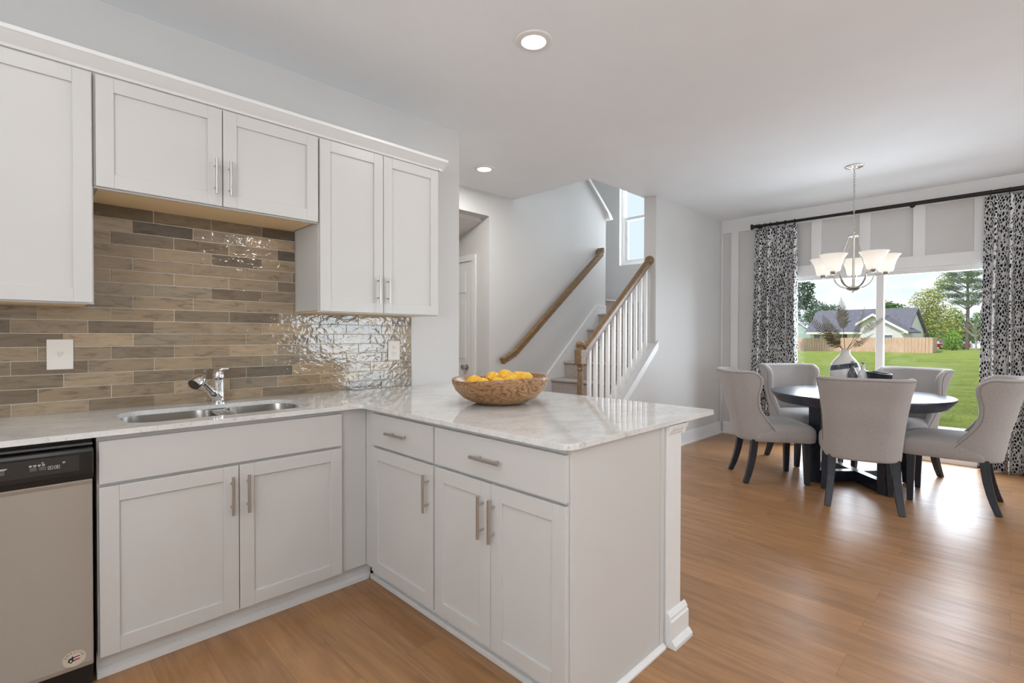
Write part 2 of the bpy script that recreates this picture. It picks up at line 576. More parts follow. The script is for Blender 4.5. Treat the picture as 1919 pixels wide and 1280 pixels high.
M['sticker'] = mat('sticker_white', (0.62, 0.55, 0.44), 0.5)
M['stickblk'] = mat('sticker_black', (0.012, 0.011, 0.014), 0.5)
M['stickred'] = mat('sticker_red', (0.25, 0.05, 0.05), 0.5)
M['stickpink'] = mat('sticker_pale', (0.75, 0.62, 0.60), 0.5)
M['stickorg'] = mat('sticker_orange', (0.50, 0.20, 0.07), 0.5)
M['ink'] = mat('panel_print', (0.55, 0.53, 0.50), 0.5)
M['button'] = mat('panel_button', (0.10, 0.095, 0.09), 0.4)

# ================================================================= room shell
struct(MB().box(RX - .12, D + .14, RY - .12, 5.2, -0.1, 0).build('floor', M['floor']))
b = MB()
b.box(RX - .12, 3.86, RY - .12, L, CE, CE + .3)
b.box(RX - .12, 3.86, L, 5.2, CE, CE + .3)
b.box(3.86, D + .14, RY - .12, 2.816, CE, CE + .3)
struct(b.build('ceiling', M['ceiling']))
# kitchen wall and hall
struct(MB().box(RX, 2.309, W, W + .115, 0, CE).build('wall_kitchen', M['wall']))
b = MB()
for y0, y1, z0, z1 in ((RY - .12, -2.2, 0, CE), (-2.2, .4, 0, .8), (-2.2, .4, 2.1, CE), (.4, 5.2, 0, CE)):
    b.box(RX - .12, RX, y0, y1, z0, z1)
struct(b.build('wall_left', M['wall']))
b = MB()
for y0, y1, z0, z1 in ((-2.2, .4, .8, .86), (-2.2, .4, 2.04, 2.1), (-2.2, -2.14, .86, 2.04), (.34, .4, .86, 2.04), (-.93, -.87, .86, 2.04)):
    b.box(RX - .1, RX - .05, y0, y1, z0, z1)
wf = struct(b.build('window_3', M['trim']))  # unseen window, added to carry the kitchen fill lamp
MB().box(RX - .08, RX - .075, -2.18, .38, .82, 2.08).build('pane', M['glass'], wf)
struct(MB().box(1.0, 1.1, W + .115, L, 0, CE).build('wall_hall', M['wall']))
# wall behind the camera with two window openings
b = MB()
for x0, x1, z0, z1 in ((RX, 4.15, 0, CE), (4.15, 6.05, 0, .4), (4.15, 6.05, 2.1, CE), (6.05, D + .14, 0, CE)):
    b.box(x0, x1, RY - .12, RY, z0, z1)
struct(b.build('wall_back', M['wall']))
for i, (x0, x1, z0, z1) in enumerate(((4.15, 6.05, .4, 2.1),)):
    b = MB()
    for a0, a1, c0, c1 in ((x0, x1, z0, z0 + .06), (x0, x1, z1 - .06, z1), (x0, x0 + .06, z0 + .06, z1 - .06), (x1 - .06, x1, z0 + .06, z1 - .06),
                           ((x0 + x1) / 2 - .03, (x0 + x1) / 2 + .03, z0 + .06, z1 - .06)):
        b.box(a0, a1, RY - .1, RY - .05, c0, c1)
    wf = struct(b.build('window_%d' % (i + 2), M['trim']))
    MB().box(x0 + .02, x1 - .02, RY - .08, RY - .075, z0 + .02, z1 - .02).build('pane', M['glass'], wf)
# stair side wall: knee wall with sloped top, then full height
kz = lambda x: 1.15 + .842 * (x - 4.8)
b = MB()
b.prism([(3.63, 0), (D, 0), (D, 5.2), (4.8, 5.2), (4.8, kz(4.8)), (3.63, kz(3.63))], 'y', S, 2.816)
b.box(3.86, 4.8, 2.816 - .14, 2.816, CE + .3, 5.2)
struct(b.build('wall_stair', M['wall']))
# dining (exterior) wall with sliding door opening and stair window opening
SY0, SY1, SZ = 0.095, 1.925, 1.95
WY0, WY1, WZ0, WZ1 = 3.32, 4.22, 2.31, 3.72
b = MB()
for y0, y1, z0, z1 in ((RY - .12, SY0, 0, CE + .3), (SY0, SY1, SZ, CE + .3), (SY1, S, 0, CE + .3), (S, WY0, 0, 5.2), (WY0, WY1, 0, WZ0), (WY0, WY1, WZ1, 5.2), (WY1, 5.2, 0, 5.2)):
    b.box(D, D + .14, y0, y1, z0, z1)
struct(b.build('wall_dining', M['wall']))
# stair spine wall with sloped top and the hall niche opening
capz = lambda x: 2.90 + .80 * (5.615 - x)
b = MB()
b.prism([(3.511, 0), (5.615, 0), (5.615, 2.9), (3.86, capz(3.86)), (3.86, CE), (1.0, CE), (1.0, 0), (2.6, 0), (2.6, 2.497), (3.511, 2.497)], 'y', L, L + .12)
struct(b.build('wall_spine', M['wall']))
# hall niche
b = MB()
b.box(3.511, 3.60, L + .12, 5.2, 0, CE)
b.box(2.5, 2.6, L + .12, 5.2, 0, CE)
b.box(2.6, 3.511, 5.08, 5.2, 0, CE)
b.prism([(L + .12, 2.458), (5.08, 2.105), (5.08, 2.3), (L + .12, 2.6)], 'x', 2.6, 3.511)
struct(b.build('wall_niche', M['wall']))
# stairwell upper shell
b = MB()
b.box(3.5, D, 5.08, 5.2, 0, 5.2)
b.box(3.74, 3.86, 2.816, 5.08, CE + .3, 5.2)
b.box(3.74, D + .14, 2.676, 5.2, 5.2, 5.3)
struct(b.build('wall_upper', M['wall']))

# ----------------------------------------------------------------- trims
# cap on the spine wall
b = MB()
b.prism([(5.74, capz(5.70) - .01), (5.70, capz(5.70) + .04), (3.87, capz(3.87) + .05), (3.87, capz(3.87)), (5.615, capz(5.615) - .005), (5.66, capz(5.70) - .03)], 'y', L - .035, L + .155)
struct(b.build('trim_1', M['trim'], bevel=.004))
# baseboards
def baseboard(name, x0, x1, y0, y1, n):
    """box run with a shoe; n is the outward normal (2-D)"""
    b = MB()
    t = .016
    if n[0]:
        xa = x0
        b.box(min(xa, xa + n[0] * t), max(xa, xa + n[0] * t), y0, y1, 0, .135)
        b.box(min(xa, xa + n[0] * .010), max(xa, xa + n[0] * .010), y0, y1, .135, .15)
        b.box(min(xa, xa + n[0] * .03), max(xa, xa + n[0] * .03), y0, y1, 0, .022)
    else:
        ya = y0
        b.box(x0, x1, min(ya, ya + n[1] * t), max(ya, ya + n[1] * t), 0, .135)
        b.box(x0, x1, min(ya, ya + n[1] * .010), max(ya, ya + n[1] * .010), .135, .15)
        b.box(x0, x1, min(ya, ya + n[1] * .03), max(ya, ya + n[1] * .03), 0, .022)
    return struct(b.build(name, M['trim'], bevel=.003))
baseboard('baseboard_stair', 3.64, D, S, S, (0, -1))
baseboard('baseboard_dining', D, D, SY1 + .07, S - .03, (-1, 0))
baseboard('baseboard_right', D, D, RY, SY0 - .07, (-1, 0))
baseboard('baseboard_spine', 3.52, 3.70, L, L, (0, -1))
baseboard('baseboard_hall', 1.1, 2.6, L, L, (0, -1))
# sloped trim under the balusters (on the knee wall)
b = MB()
b.prism([(3.63, kz(3.63)), (4.815, kz(4.815)), (4.815, kz(4.815) + .025), (3.63, kz(3.63) + .025)], 'y', S - .012, 2.83)
b.prism([(3.63, kz(3.63) - .065), (4.835, kz(4.835) - .065), (4.835, kz(4.835) + .025), (3.63, kz(3.63) + .025)], 'y', S - .018, S)
struct(b.build('trim_2', M['trim'], bevel=.003))
# stair skirt on the spine wall
b = MB()
b.prism([(3.70, 0), (5.60, 0), (5.60, 1.632), (5.395, 1.632), (4.476, .83), (3.70, .153)], 'y', L - .02, L)
b.prism([(5.60, 1.632), (5.395, 1.632), (4.476, .83), (3.70, .153), (3.70, .178), (4.470, .852), (5.387, 1.652), (5.60, 1.652)], 'y', L - .026, L)
struct(b.build('trim_3', M['trim'], bevel=.002))
# board-and-batten on the dining wall
b = MB()
b.box(D - .02, D, RY, S, 2.565, CE)
for y0, y1 in ((2.655, S), (2.458, 2.551), (1.998, 2.091)):
    b.box(D - .02, D, y0, y1, .15, 2.565)
for y0, y1 in ((1.548, 1.648), (1.092, 1.187), (.637, .733), (.182, .278)):
    b.box(D - .02, D, y0, y1, 2.065, 2.565)
for y0 in (-.28, -.74, -1.2, -1.66):
    b.box(D - .02, D, y0, y0 + .095, .15, 2.565)
b.box(D - .024, D, SY0 - .1, SY1 + .075, SZ, 2.065)
b.box(D - .024, D, SY1, SY1 + .075, 0, SZ)
b.box(D - .024, D, SY0 - .1, SY0, 0, SZ)
struct(b.build('trim_4', M['trim'], bevel=.002))

# ----------------------------------------------------------------- hall door
b = MB()
X0 = 3.511
b.box(X0 - .006, X0 + .03, 4.154, 4.914, .01, 2.055)
for y0, y1 in ((4.245, 4.49), (4.58, 4.825)):
    for z0, z1 in ((.25, .78), (1.0, 1.62), (1.72, 1.95)):
        b.box(X0 - .013, X0 - .005, y0, y1, z0, z1)
dr = struct(b.build('door_1', M['trim'], bevel=.004))
MB().lathe([(.03, 0), (.03, .006), (.012, .01), (.012, .03), (.026, .04), (.031, .055), (.026, .068), (.0, .072)], n=20).build('door_knob', M['nickel'], dr, True, local=True)
kb = dr.children[0]
kb.rotation_euler = (0, -PI / 2, 0)
kb.location = (X0 - .006, 4.225, .905)
b = MB()
b.box(X0 - .018, X0, 4.072, 4.148, 0, 2.06)
b.box(X0 - .018, X0, 4.92, 4.996, 0, 2.06)
b.box(X0 - .018, X0, 4.072, 4.996, 2.06, 2.125)
struct(b.build('trim_5', M['trim'], bevel=.004))
t = tag(MB().box(X0 - .010, X0 - .0075, 4.30, 4.375, 1.02, 1.06).build('notice_sticker', M['plate']), 'small white notice stuck on the hall door above its knob', 'sticker')
MB().box(X0 - .011, X0 - .010, 4.31, 4.36, 1.045, 1.052).build('printed_line', M['ink'], t)

# ----------------------------------------------------------------- sliding door to the patio
b = MB()
fx0, fx1 = D + .03, D + .12
b.box(fx0, fx1, SY0, SY0 + .05, 0.05, SZ - .055)
b.box(fx0, fx1, SY1 - .05, SY1, 0.05, SZ - .055)
b.box(fx0, fx1, SY0, SY1, SZ - .055, SZ)
b.box(fx0 - .02, fx1 + .02, SY0, SY1, 0, .05)
b.box(fx0 + .005, fx1 - .01, .977, 1.043, .05, SZ - .05)
b.box(D, D + .0295, SY0, SY0 + .02, 0.051, SZ - .02)
b.box(D, D + .0295, SY1 - .02, SY1, 0.051, SZ - .02)
b.box(D, D + .0295, SY0, SY1, SZ - .02, SZ)
sd = struct(b.build('door_2', M['trim'], bevel=.003))
MB().box(D + .062, D + .068, SY0 + .05, .98, .05, SZ - .055).build('pane', M['glass'], sd)
MB().box(D + .085, D + .091, 1.04, SY1 - .05, .05, SZ - .055).build('pane', M['glass'], sd)

# ----------------------------------------------------------------- stair window
b = MB()
x0, x1 = D + .06, D + .12
b.box(x0, x1, WY0, WY1, WZ0, WZ0 + .05)
b.box(x0, x1, WY0, WY1, WZ1 - .05, WZ1)
b.box(x0, x1, WY0, WY0 + .05, WZ0 + .05, WZ1 - .05)
b.box(x0, x1, WY1 - .05, WY1, WZ0 + .05, WZ1 - .05)
b.box(x0 - .004, x1, WY0 + .05, WY1 - .05, 2.985, 3.035)
b.box(x0 + .01, x1 - .02, WY1 - .10, WY1 - .05, WZ0 + .09, 2.985)
b.box(x0 + .01, x1 - .02, WY0 + .05, WY0 + .10, WZ0 + .09, 2.985)
b.box(x0 + .01, x1 - .02, WY0 + .05, WY1 - .05, WZ0 + .05, WZ0 + .09)
wn = struct(b.build('window_1', M['trim'], bevel=.003))
MB().box(D + .085, D + .09, WY0 + .03, WY1 - .03, WZ0 + .03, WZ1 - .03).build('pane', M['glass'], wn)

# ================================================================= kitchen
def bar_pull(parent, c, vertical, normal, length=.157):
    """bar handle centred at c on a face with outward unit normal"""
    b = MB()
    n = Vector(normal)
    c = Vector(c)
    ax = Vector((0, 0, 1)) if vertical else Vector((n.y, -n.x, 0))
    p = c + n * .030
    b.cyl(p - ax * length / 2, p + ax * length / 2, .0062, n=12)
    for s_ in (-1, 1):
        q = c + ax * s_ * length * .31
        b.cyl(q, q + n * .030, .0045, n=10)
    return b.build('handle', M['nickel'], parent, True)

def shaker(name, parent, u0, u1, z0, z1, face, normal, handle=None, flat=False, fr=.057, hlen=.157):
    """door/drawer front; u is x (normal -y) or y (normal -x); face = coordinate of the front face"""
    b = MB()
    th = .019
    def bx(a0, a1, c0, c1, d0, d1):
        if normal == 'y':
            b.box(a0, a1, face + d0, face + d1, c0, c1)
        else:
            b.box(face + d0, face + d1, a0, a1, c0, c1)
    if flat:
        bx(u0, u1, z0, z1, 0, th)
    else:
        bx(u0, u0 + fr, z0, z1, 0, th)
        bx(u1 - fr, u1, z0, z1, 0, th)
        bx(u0 + fr, u1 - fr, z0, z0 + fr, 0, th)
        bx(u0 + fr, u1 - fr, z1 - fr, z1, 0, th)
        bx(u0 + fr - .002, u1 - fr + .002, z0 + fr - .002, z1 - fr + .002, .009, th - .001)
    o = b.build(name, M['cab'], parent, bevel=.0016)
    if handle:
        hu, hz, vert = handle
        n = (0, -1, 0) if normal == 'y' else (-1, 0, 0)
        c = (hu, face, hz) if normal == 'y' else (face, hu, hz)
        bar_pull(o, c, vert, n, hlen)
    return o

ZT, ZB1, ZB2, ZD = .874, .7213, .7095, .1040
ZC = .894
# ---- sink base
t = thing('sink_base_cabinet', 'white shaker sink cabinet with two doors under a plain drawer front', 'cabinet', (.66, 2.58, 0))
b = MB()
b.box(.1995, 1.2436, FB + .020, W - .002, .10, .64)
b.box(.1995, 1.2436, FB + .020, FB + .04, .64, ZC - .001)
b.box(.1995, .2185, FB + .04, W - .002, .64, ZC - .001)
b.box(1.13, 1.2436, FB + .04, W - .002, .64, ZC - .001)
b.build('body', M['cab'], t, bevel=.001)
shaker('false_drawer_front', t, .2040, 1.1074, ZB1, ZT, FB, 'y', flat=True)
shaker('door', t, .2040, .6545, ZD, ZB2, FB, 'y', (.626, .592, True))
shaker('door', t, .6575, 1.1074, ZD, ZB2, FB, 'y', (.686, .590, True))
b = MB()
b.box(.1995, 1.300, FB + .075, FB + .09, 0, .10)
b.box(.1995, 1.284, FB + .058, FB + .075, 0, .022)
b.prism([(FB + .058, .022), (FB + .075, .022), (FB + .075, .034)], 'x', .1995, 1.29)
b.build('toe_kick', M['trim'], t, bevel=.002)
# ---- narrow base cabinet in the peninsula
t = thing('narrow_base_cabinet', 'narrow white base cabinet in the inner corner with one drawer and one door', 'cabinet', (1.53, 1.95, 0))
MB().box(FP + .020, 1.82, 1.689, FB + .019, .10, ZC - .001).build('body', M['cab'], t, bevel=.001)
shaker('drawer', t, 1.6955, 2.200, ZB1, ZT, FP, 'x', (1.950, .800, False), flat=True)
shaker('door', t, 1.6955, 2.200, ZD, ZB2, FP, 'x', (1.725, .592, True))
b = MB()
b.box(FP + .080, FP + .095, 1.689, FB + .058, 0, .10)
b.box(FP + .062, FP + .080, 1.689, FB + .058, 0, .024)
b.build('toe_kick', M['trim'], t, bevel=.003)
# ---- wide base cabinet at the end of the peninsula
t = thing('wide_base_cabinet', 'white base cabinet at the peninsula end with one wide drawer above two doors', 'cabinet', (1.53, 1.33, 0))
MB().box(FP + .020, 1.82, .999, 1.688, .10, ZC - .001).build('body', M['cab'], t, bevel=.001)
shaker('drawer', t, .9895, 1.6835, ZB1, ZT, FP, 'x', (1.348, .799, False), flat=True)
shaker('door', t, 1.3420, 1.6835, ZD, ZB2, FP, 'x', (1.378, .584, True))
shaker('door', t, .9895, 1.3390, ZD, ZB2, FP, 'x', (1.319, .583, True))
b = MB()
b.box(FP + .080, FP + .095, .999, 1.688, 0, .10)
b.box(FP + .062, FP + .080, .999, 1.688, 0, .024)
b.build('toe_kick', M['trim'], t, bevel=.003)
b = MB()
b.box(FP + .020, 1.835, .983, .998, 0, ZC - .001)
b.box(1.808, 1.835, .979, .983, .022, ZC - .001)
b.build('end_panel', M['cab'], t, bevel=.001)
b = MB()
b.prism([(.982, 0), (.982, .022), (.974, .018), (.966, .008), (.966, 0)], 'x', FP + .03, 1.835)
b.build('shoe_molding', M['trim'], t, bevel=.001)
# ---- half wall behind the peninsula cabinets
t = thing('peninsula_half_wall', 'white painted half wall post with stepped base molding behind the peninsula', 'half wall', (1.90, 1.9, 0))
MB().box(1.843, 1.960, .972, W - .001, 0, ZC - .002).build('post', M['trim'], t, bevel=.0015)
b = MB()
prof = [(0, 0), (.050, 0), (.050, .016), (.036, .030), (.028, .034), (.028, .105), (.022, .112), (.022, .122), (.012, .136), (0, .140)]
for i in range(len(prof) - 1):
    pass
b.prism([(1.960 + p, z) for p, z in prof], 'y', .972, W - .001)
b.build('base_molding', M['trim'], t, bevel=.0015)
b = MB()
b.prism([(.973, 0), (.973 - .040, 0), (.973 - .040, .016), (.973 - .028, .030), (.973 - .022, .034), (.973 - .022, .105), (.973 - .016, .112), (.973 - .016, .122), (.973 - .008, .136), (.973, .140)], 'x', 1.846, 1.995)
b.build('base_molding', M['trim'], t, bevel=.0015)
b = MB()
b.prism([(1.960, .852), (1.966, .857), (1.970, .869), (1.984, .875), (1.996, .885), (1.996, ZC - .003), (1.960, ZC - .003)], 'y', .957, W - .001)
b.prism([(.972, .852), (.966, .857), (.962, .869), (.956, .875), (.952, ZC - .003), (.972, ZC - .003)], 'x', 1.850, 1.985)
b.build('cap_molding', M['trim'], t, bevel=.001)

# ---- dishwasher
t = thing('dishwasher', 'stainless steel dishwasher with a black control panel beside the sink cabinet', 'dishwasher', (-.11, 2.58, 0))
MB().box(-.412, .188, 2.30, W - .003, .02, ZC - .003).build('tub', M['black'], t)
b = MB()
b.prism([(2.256, .118), (2.256, .735), (2.25, .752), (2.30, .752), (2.30, .095), (2.262, .1)], 'x', -.408, .186)
b.build('door_panel', M['steel'], t, bevel=.004)
b = MB()
b.prism([(2.252, .752), (2.243, .775), (2.243, .850), (2.252, .862), (2.30, .862), (2.30, .752)], 'x', -.408, .188)
b.build('control_panel', M['black'], t, bevel=.004)
cp = t.children[-1]
M['panel'] = mat('control_strip', (0.03, 0.029, 0.028), 0.35)
MB().box(-.25, .150, 2.2425, 2.2440, .788, .842).build('display_strip', M['panel'], cp, bevel=.001)
for x0, x1, z in ((.028, .046, .806), (.050, .068, .806), (-.045, -.028, .806)):
    MB().box(x0, x1, 2.2400, 2.2430, z, z + .012).build('button', M['button'], cp, bevel=.002)
def frame_box(b, x0, x1, y0, y1, z0, z1, w):
    b.box(x0, x1, y0, y1, z0, z0 + w); b.box(x0, x1, y0, y1, z1 - w, z1)
    b.box(x0, x0 + w, y0, y1, z0, z1); b.box(x1 - w, x1, y0, y1, z0, z1)
b = MB()
for x in (.072, .088):
    b2 = MB()
    frame_box(b2, x, x + .013, 2.2412, 2.2424, .806, .817, .0013)
    b2.build('button_outline', M['ink'], cp)
b2 = MB()
b2.prism([(.076, .809), (.081, .8115), (.076, .814)], 'y', 2.2412, 2.2424)
b2.build('start_icon', M['ink'], cp)
b2 = MB()
b2.box(.092, .097, 2.2412, 2.2424, .8095, .8135)
b2.build('stop_icon', M['ink'], cp)
for x, w in ((.027, .007), (.037, .008), (.048, .007), (.058, .007), (.108, .007), (-.045, .022)):
    b.box(x, x + w, 2.2412, 2.2424, .8235, .8262)
    b.box(x, x + w * .8, 2.2412, 2.2424, .8206, .8222)
b.box(.057, .062, 2.2412, 2.2424, .829, .832)
b.build('panel_print', M['ink'], cp)
b = MB()
b.box(-.408, .188, 2.268, 2.30, .868, .876)
b.build('top_rail', M['button'], t, bevel=.002)
MB().box(-.408, .188, 2.33, 2.36, 0.0, .092).build('toe_kick', M['black'], t)
# round sticker with flag map and arched word
SX, SZc, SYf = .134, .144, 2.2552
st = MB().lathe([(0.0001, 0), (.0275, 0), (.0275, .0005), (0.0001, .0005)], n=40, cap=False)
bmesh.ops.rotate(st.bm, verts=st.bm.verts, cent=(0, 0, 0), matrix=Matrix.Rotation(PI / 2, 3, 'X'))
bmesh.ops.scale(st.bm, vec=(1.12, 1, 1.0), verts=st.bm.verts)
bmesh.ops.translate(st.bm, vec=(SX, SYf, SZc), verts=st.bm.verts)
sk = st.build('sticker', M['sticker'], t, weld=True)
def text_mesh(txt, size):
    cu = bpy.data.curves.new('lettering', 'FONT')
    cu.body = txt
    cu.size = size
    cu.align_x = 'CENTER'
    o = bpy.data.objects.new('lettering', cu)
    COL.objects.link(o)
    dg = bpy.context.evaluated_depsgraph_get()
    me = bpy.data.meshes.new_from_object(o.evaluated_get(dg))
    COL.objects.unlink(o)
    bpy.data.objects.remove(o)
    bpy.data.curves.remove(cu)
    return me
def letters(parent, word, R, a0, a1, size, mt, name='lettering', only=None):
    bm = bmesh.new()
    for i, ch in enumerate(word):
        if only and i not in only:
            continue
        a = a0 + (a1 - a0) * i / (len(word) - 1)
        me = text_mesh(ch, size)
        tmp = bmesh.new()
        tmp.from_mesh(me)
        mx = Matrix.Translation((SX + R * 1.12 * math.sin(a), SYf - .0009, SZc + R * math.cos(a))) @ Matrix.Rotation(PI / 2, 4, 'X') @ Matrix.Rotation(-a, 4, 'Z')
        bmesh.ops.transform(tmp, matrix=mx, verts=tmp.verts)
        tmp.to_mesh(me)
        tmp.free()
        bm.from_mesh(me)
        bpy.data.meshes.remove(me)
    mb = MB()
    mb.bm.free()
    mb.bm = bm
    return mb.build(name, mt, parent)
letters(sk, 'AMERICA', .0185, -1.15, 1.25, .0088, M['stickblk'], only=(0, 1, 2, 4, 5, 6))
letters(sk, 'AMERICA', .0185, -1.15, 1.25, .0088, M['stickorg'], only=(3,))
b = MB()
for i, (z0, z1, mt_) in enumerate(((.006, .0105, 0), (-.004, .001, 0))):
    b.prism([(SX - .008, SZc + z0), (SX + .016, SZc + z0 + .003), (SX + .016, SZc + z1 + .002), (SX - .008, SZc + z1)], 'y', SYf - .0009, SYf - .0003)
b.build('flag_stripe', M['stickpink'], sk)
b = MB()
for z0, z1 in ((.001, .006), (-.009, -.004)):
    b.prism([(SX - .006, SZc + z0), (SX + .015, SZc + z0 + .003), (SX + .015, SZc + z1 + .0015), (SX - .006, SZc + z1)], 'y', SYf - .0009, SYf - .0003)
b.build('flag_stripe', M['stickred'], sk)
b = MB()
b.prism([(SX - .017, SZc - .006), (SX - .014, SZc + .003), (SX - .007, SZc + .005), (SX - .006, SZc + .009), (SX - .003, SZc + .009), (SX - .002, SZc - .010), (SX - .009, SZc - .013)], 'y', SYf - .0011, SYf - .0003)
b.build('flag_canton', M['stickblk'], sk)
def star(b, cx, cz, r):
    pts = []
    for k in range(10):
        rr = r if k % 2 == 0 else r * .42
        pts.append((cx + rr * math.sin(k * PI / 5), cz + rr * math.cos(k * PI / 5)))
    b.prism(pts, 'y', SYf - .0014, SYf - .0006)
b = MB()
star(b, SX - .009, SZc - .005, .0045)
star(b, SX - .003, SZc - .012, .0035)
b.build('flag_star', M['plate'], sk)

# ---- countertop with the sink cut-out
def rrect(x0, x1, y0, y1, r, n=8):
    pts = []
    for cx, cy, a0 in ((x1 - r, y1 - r, 0), (x0 + r, y1 - r, PI / 2), (x0 + r, y0 + r, PI), (x1 - r, y0 + r, 3 * PI / 2)):
        for k in range(n + 1):
            a = a0 + PI / 2 * k / n
            pts.append((cx + r * math.cos(a), cy + r * math.sin(a)))
    return pts
def round_poly(pts, rad, n=6):
    out = []
    N = len(pts)
    for i in range(N):
        p0, p, p1 = Vector(pts[i - 1]), Vector(pts[i]), Vector(pts[(i + 1) % N])
        r = rad[i]
        if r <= 0:
            out.append(tuple(p)); continue
        a = (p0 - p).normalized()
        c = (p1 - p).normalized()
        s0 = p + a * r
        s1 = p + c * r
        for k in range(n + 1):
            u = k / n
            q = s0 * (1 - u) ** 2 + p * 2 * u * (1 - u) + s1 * u * u
            out.append(tuple(q))
    return out
CF, PF, PE, PX = 2.2452, 1.1986, .9599, 2.272
outer = round_poly([(-1.0, CF), (PF, CF), (PF, PE), (PX, PE), (PX, W - .001), (-1.0, W - .001)], [0, .03, .055, .03, 0, 0])
hole = rrect(.295, 1.015, 2.345, 2.728, .10)
bm = bmesh.new()
def loop_edges(bm, pts, z):
    vs_ = [bm.verts.new((p[0], p[1], z)) for p in pts]
    return [bm.edges.new((vs_[i], vs_[(i + 1) % len(vs_)])) for i in range(len(vs_))]
ed = loop_edges(bm, outer, .914) + loop_edges(bm, hole, .914)
r_ = bmesh.ops.triangle_fill(bm, use_beauty=True, use_dissolve=False, edges=ed)
fs = [f for f in bm.faces if not (.40 < f.calc_center_median().x < .9 and 2.36 < f.calc_center_median().y < 2.71)]
kill = [f for f in bm.faces if f not in fs]
def inside(p, poly):
    c = False
    for i in range(len(poly)):
        x1, y1 = poly[i - 1]; x2, y2 = poly[i]
        if (y1 > p[1]) != (y2 > p[1]) and p[0] < (x2 - x1) * (p[1] - y1) / (y2 - y1) + x1:
            c = not c
    return c
kill = [f for f in bm.faces if inside(f.calc_center_median(), hole) or not inside(f.calc_center_median(), outer)]
bmesh.ops.delete(bm, geom=kill, context='FACES_ONLY')
ex = bmesh.ops.extrude_face_region(bm, geom=bm.faces[:])
bmesh.ops.translate(bm, vec=(0, 0, -.020), verts=[g for g in ex['geom'] if isinstance(g, bmesh.types.BMVert)])
mb = MB(); mb.bm.free(); mb.bm = bm
ct = mb.build('countertop', M['quartz'], bevel=.003)
tag(ct, 'white speckled quartz worktop running along the sink wall and over the peninsula', 'countertop')

# ---- double bowl sink
t = thing('double_sink', 'stainless double bowl sink set under the white quartz worktop', 'sink', (.655, 2.535, .69))
def bowl(x0, x1, y0, y1, z1, depth, r):
    R = []
    for z, ins, rr in ((z1, -.012, r), (z1, 0, r), (z1 - depth * .5, .004, r), (z1 - depth + .03, .010, r), (z1 - depth + .008, .022, r * .9), (z1 - depth, .05, r * .6)):
        rr = max(.01, rr)
        R.append([(p[0], p[1], z) for p in rrect(x0 + ins, x1 - ins, y0 + ins, y1 - ins, rr)])
    b = MB()
    b.rings(R, True, False, True)
    return b.build('bowl', M['sink'], t, True)
bl1 = bowl(.290, .672, 2.340, 2.733, .8935, .20, .10)
bl2 = bowl(.702, 1.020, 2.340, 2.733, .8935, .18, .10)
b = MB()
b.box(.655, .72, 2.36, 2.715, .870, .8930)
b.build('divider', M['sink'], t, bevel=.008)
for cx, bl, zz in ((.48, bl1, .6945), (.86, bl2, .7145)):
    MB().lathe([(.043, 0), (.043, .003), (.03, .003), (.02, .0015), (.0, .0015)], (cx, 2.56, zz), 24).build('drain', M['chrome'], bl, True)

# ---- faucet
t = thing('kitchen_faucet', 'chrome pull-out kitchen tap standing behind the double sink', 'faucet', (.713, 2.790, .914))
MB().lathe([(.030, 0), (.030, .004), (.026, .008), (.024, .02), (.024, .115), (.0245, .118)], (.713, 2.79, .914), 24).build('body', M['chrome'], t, True)
b = MB()
b.lathe([(.0245, 0), (.026, .006), (.0262, .016), (.024, .030), (.017, .042), (.006, .049), (.0, .05)], (.713, 2.79, 1.033), 24)
b.tube([(.715, 2.786, 1.075), (.735, 2.782, 1.083), (.755, 2.772, 1.084)], [.007, .006, .005], 10)
b.build('lever_cap', M['chrome'], t, True)
b = MB()
sp0, sp1 = Vector((.706, 2.775, .940)), Vector((.592, 2.618, 1.046))
dirv = (sp1 - sp0)
b.tube([sp0, sp0 + dirv * .18, sp0 + dirv * .40, sp0 + dirv * .42], [.021, .021, .0185, .0165], 18)
b.tube([sp0 + dirv * .42, sp0 + dirv * .44, sp1], [.0165, .0155, .0155], 18)
b.build('spout', M['chrome'], t, True)
b = MB()
hd = Vector((-.55, -.45, -.42)).normalized()
p = sp1 + Vector((.004, .004, .004))
b.tube([p - hd * .022, p - hd * .016, p - hd * .004, p + hd * .016, p + hd * .036, p + hd * .046], [.006, .018, .026, .029, .029, .026], 20)
b.build('spray_head', M['chrome'], t, True)

# ---- wall cabinets
ZU0, ZU1, ZM = 1.3756, 2.277, 1.8365
def wall_cab(name, label, x0, x1, z0, doors, loc):
    t = thing(name, label, 'wall cabinet', loc)
    b = MB()
    b.box(x0, x1, FU + .020, W - .002, z0 + .006, 2.285)
    body = b.build('body', M['cab'], t, bevel=.001)
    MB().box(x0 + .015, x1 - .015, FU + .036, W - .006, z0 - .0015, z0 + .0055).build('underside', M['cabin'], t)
    b = MB()
    b.box(x0, x1, FU + .0205, FU + .036, z0 - .004, z0 + .0055)
    b.build('bottom_rail', M['cab'], t, bevel=.001)
    for (u0, u1, hu, hz) in doors:
        shaker('door', t, u0, u1, z0 + .002, ZU1, FU, 'y', (hu, hz, True) if hu else None)
    return t
wall_cab('wall_cabinet', 'tall white wall cabinet left of the hood gap, above the light switch', -.245, .2205, ZU0, [(-.240, .2155, -.20, 1.50)], (-.01, 2.72, 1.37))
wall_cab('wall_cabinet', 'short white two-door wall cabinet bridging above the sink', .2215, 1.1215, ZM, [(.2275, .672, .6425, 1.963), (.676, 1.1165, .7005, 1.963)], (.67, 2.72, 1.83))
wall_cab('wall_cabinet', 'tall white two-door wall cabinet above the power outlet', 1.1225, 1.886, ZU0, [(1.1265, 1.495, 1.459, 1.512), (1.499, 1.8812, 1.5205, 1.511)], (1.5, 2.72, 1.37))
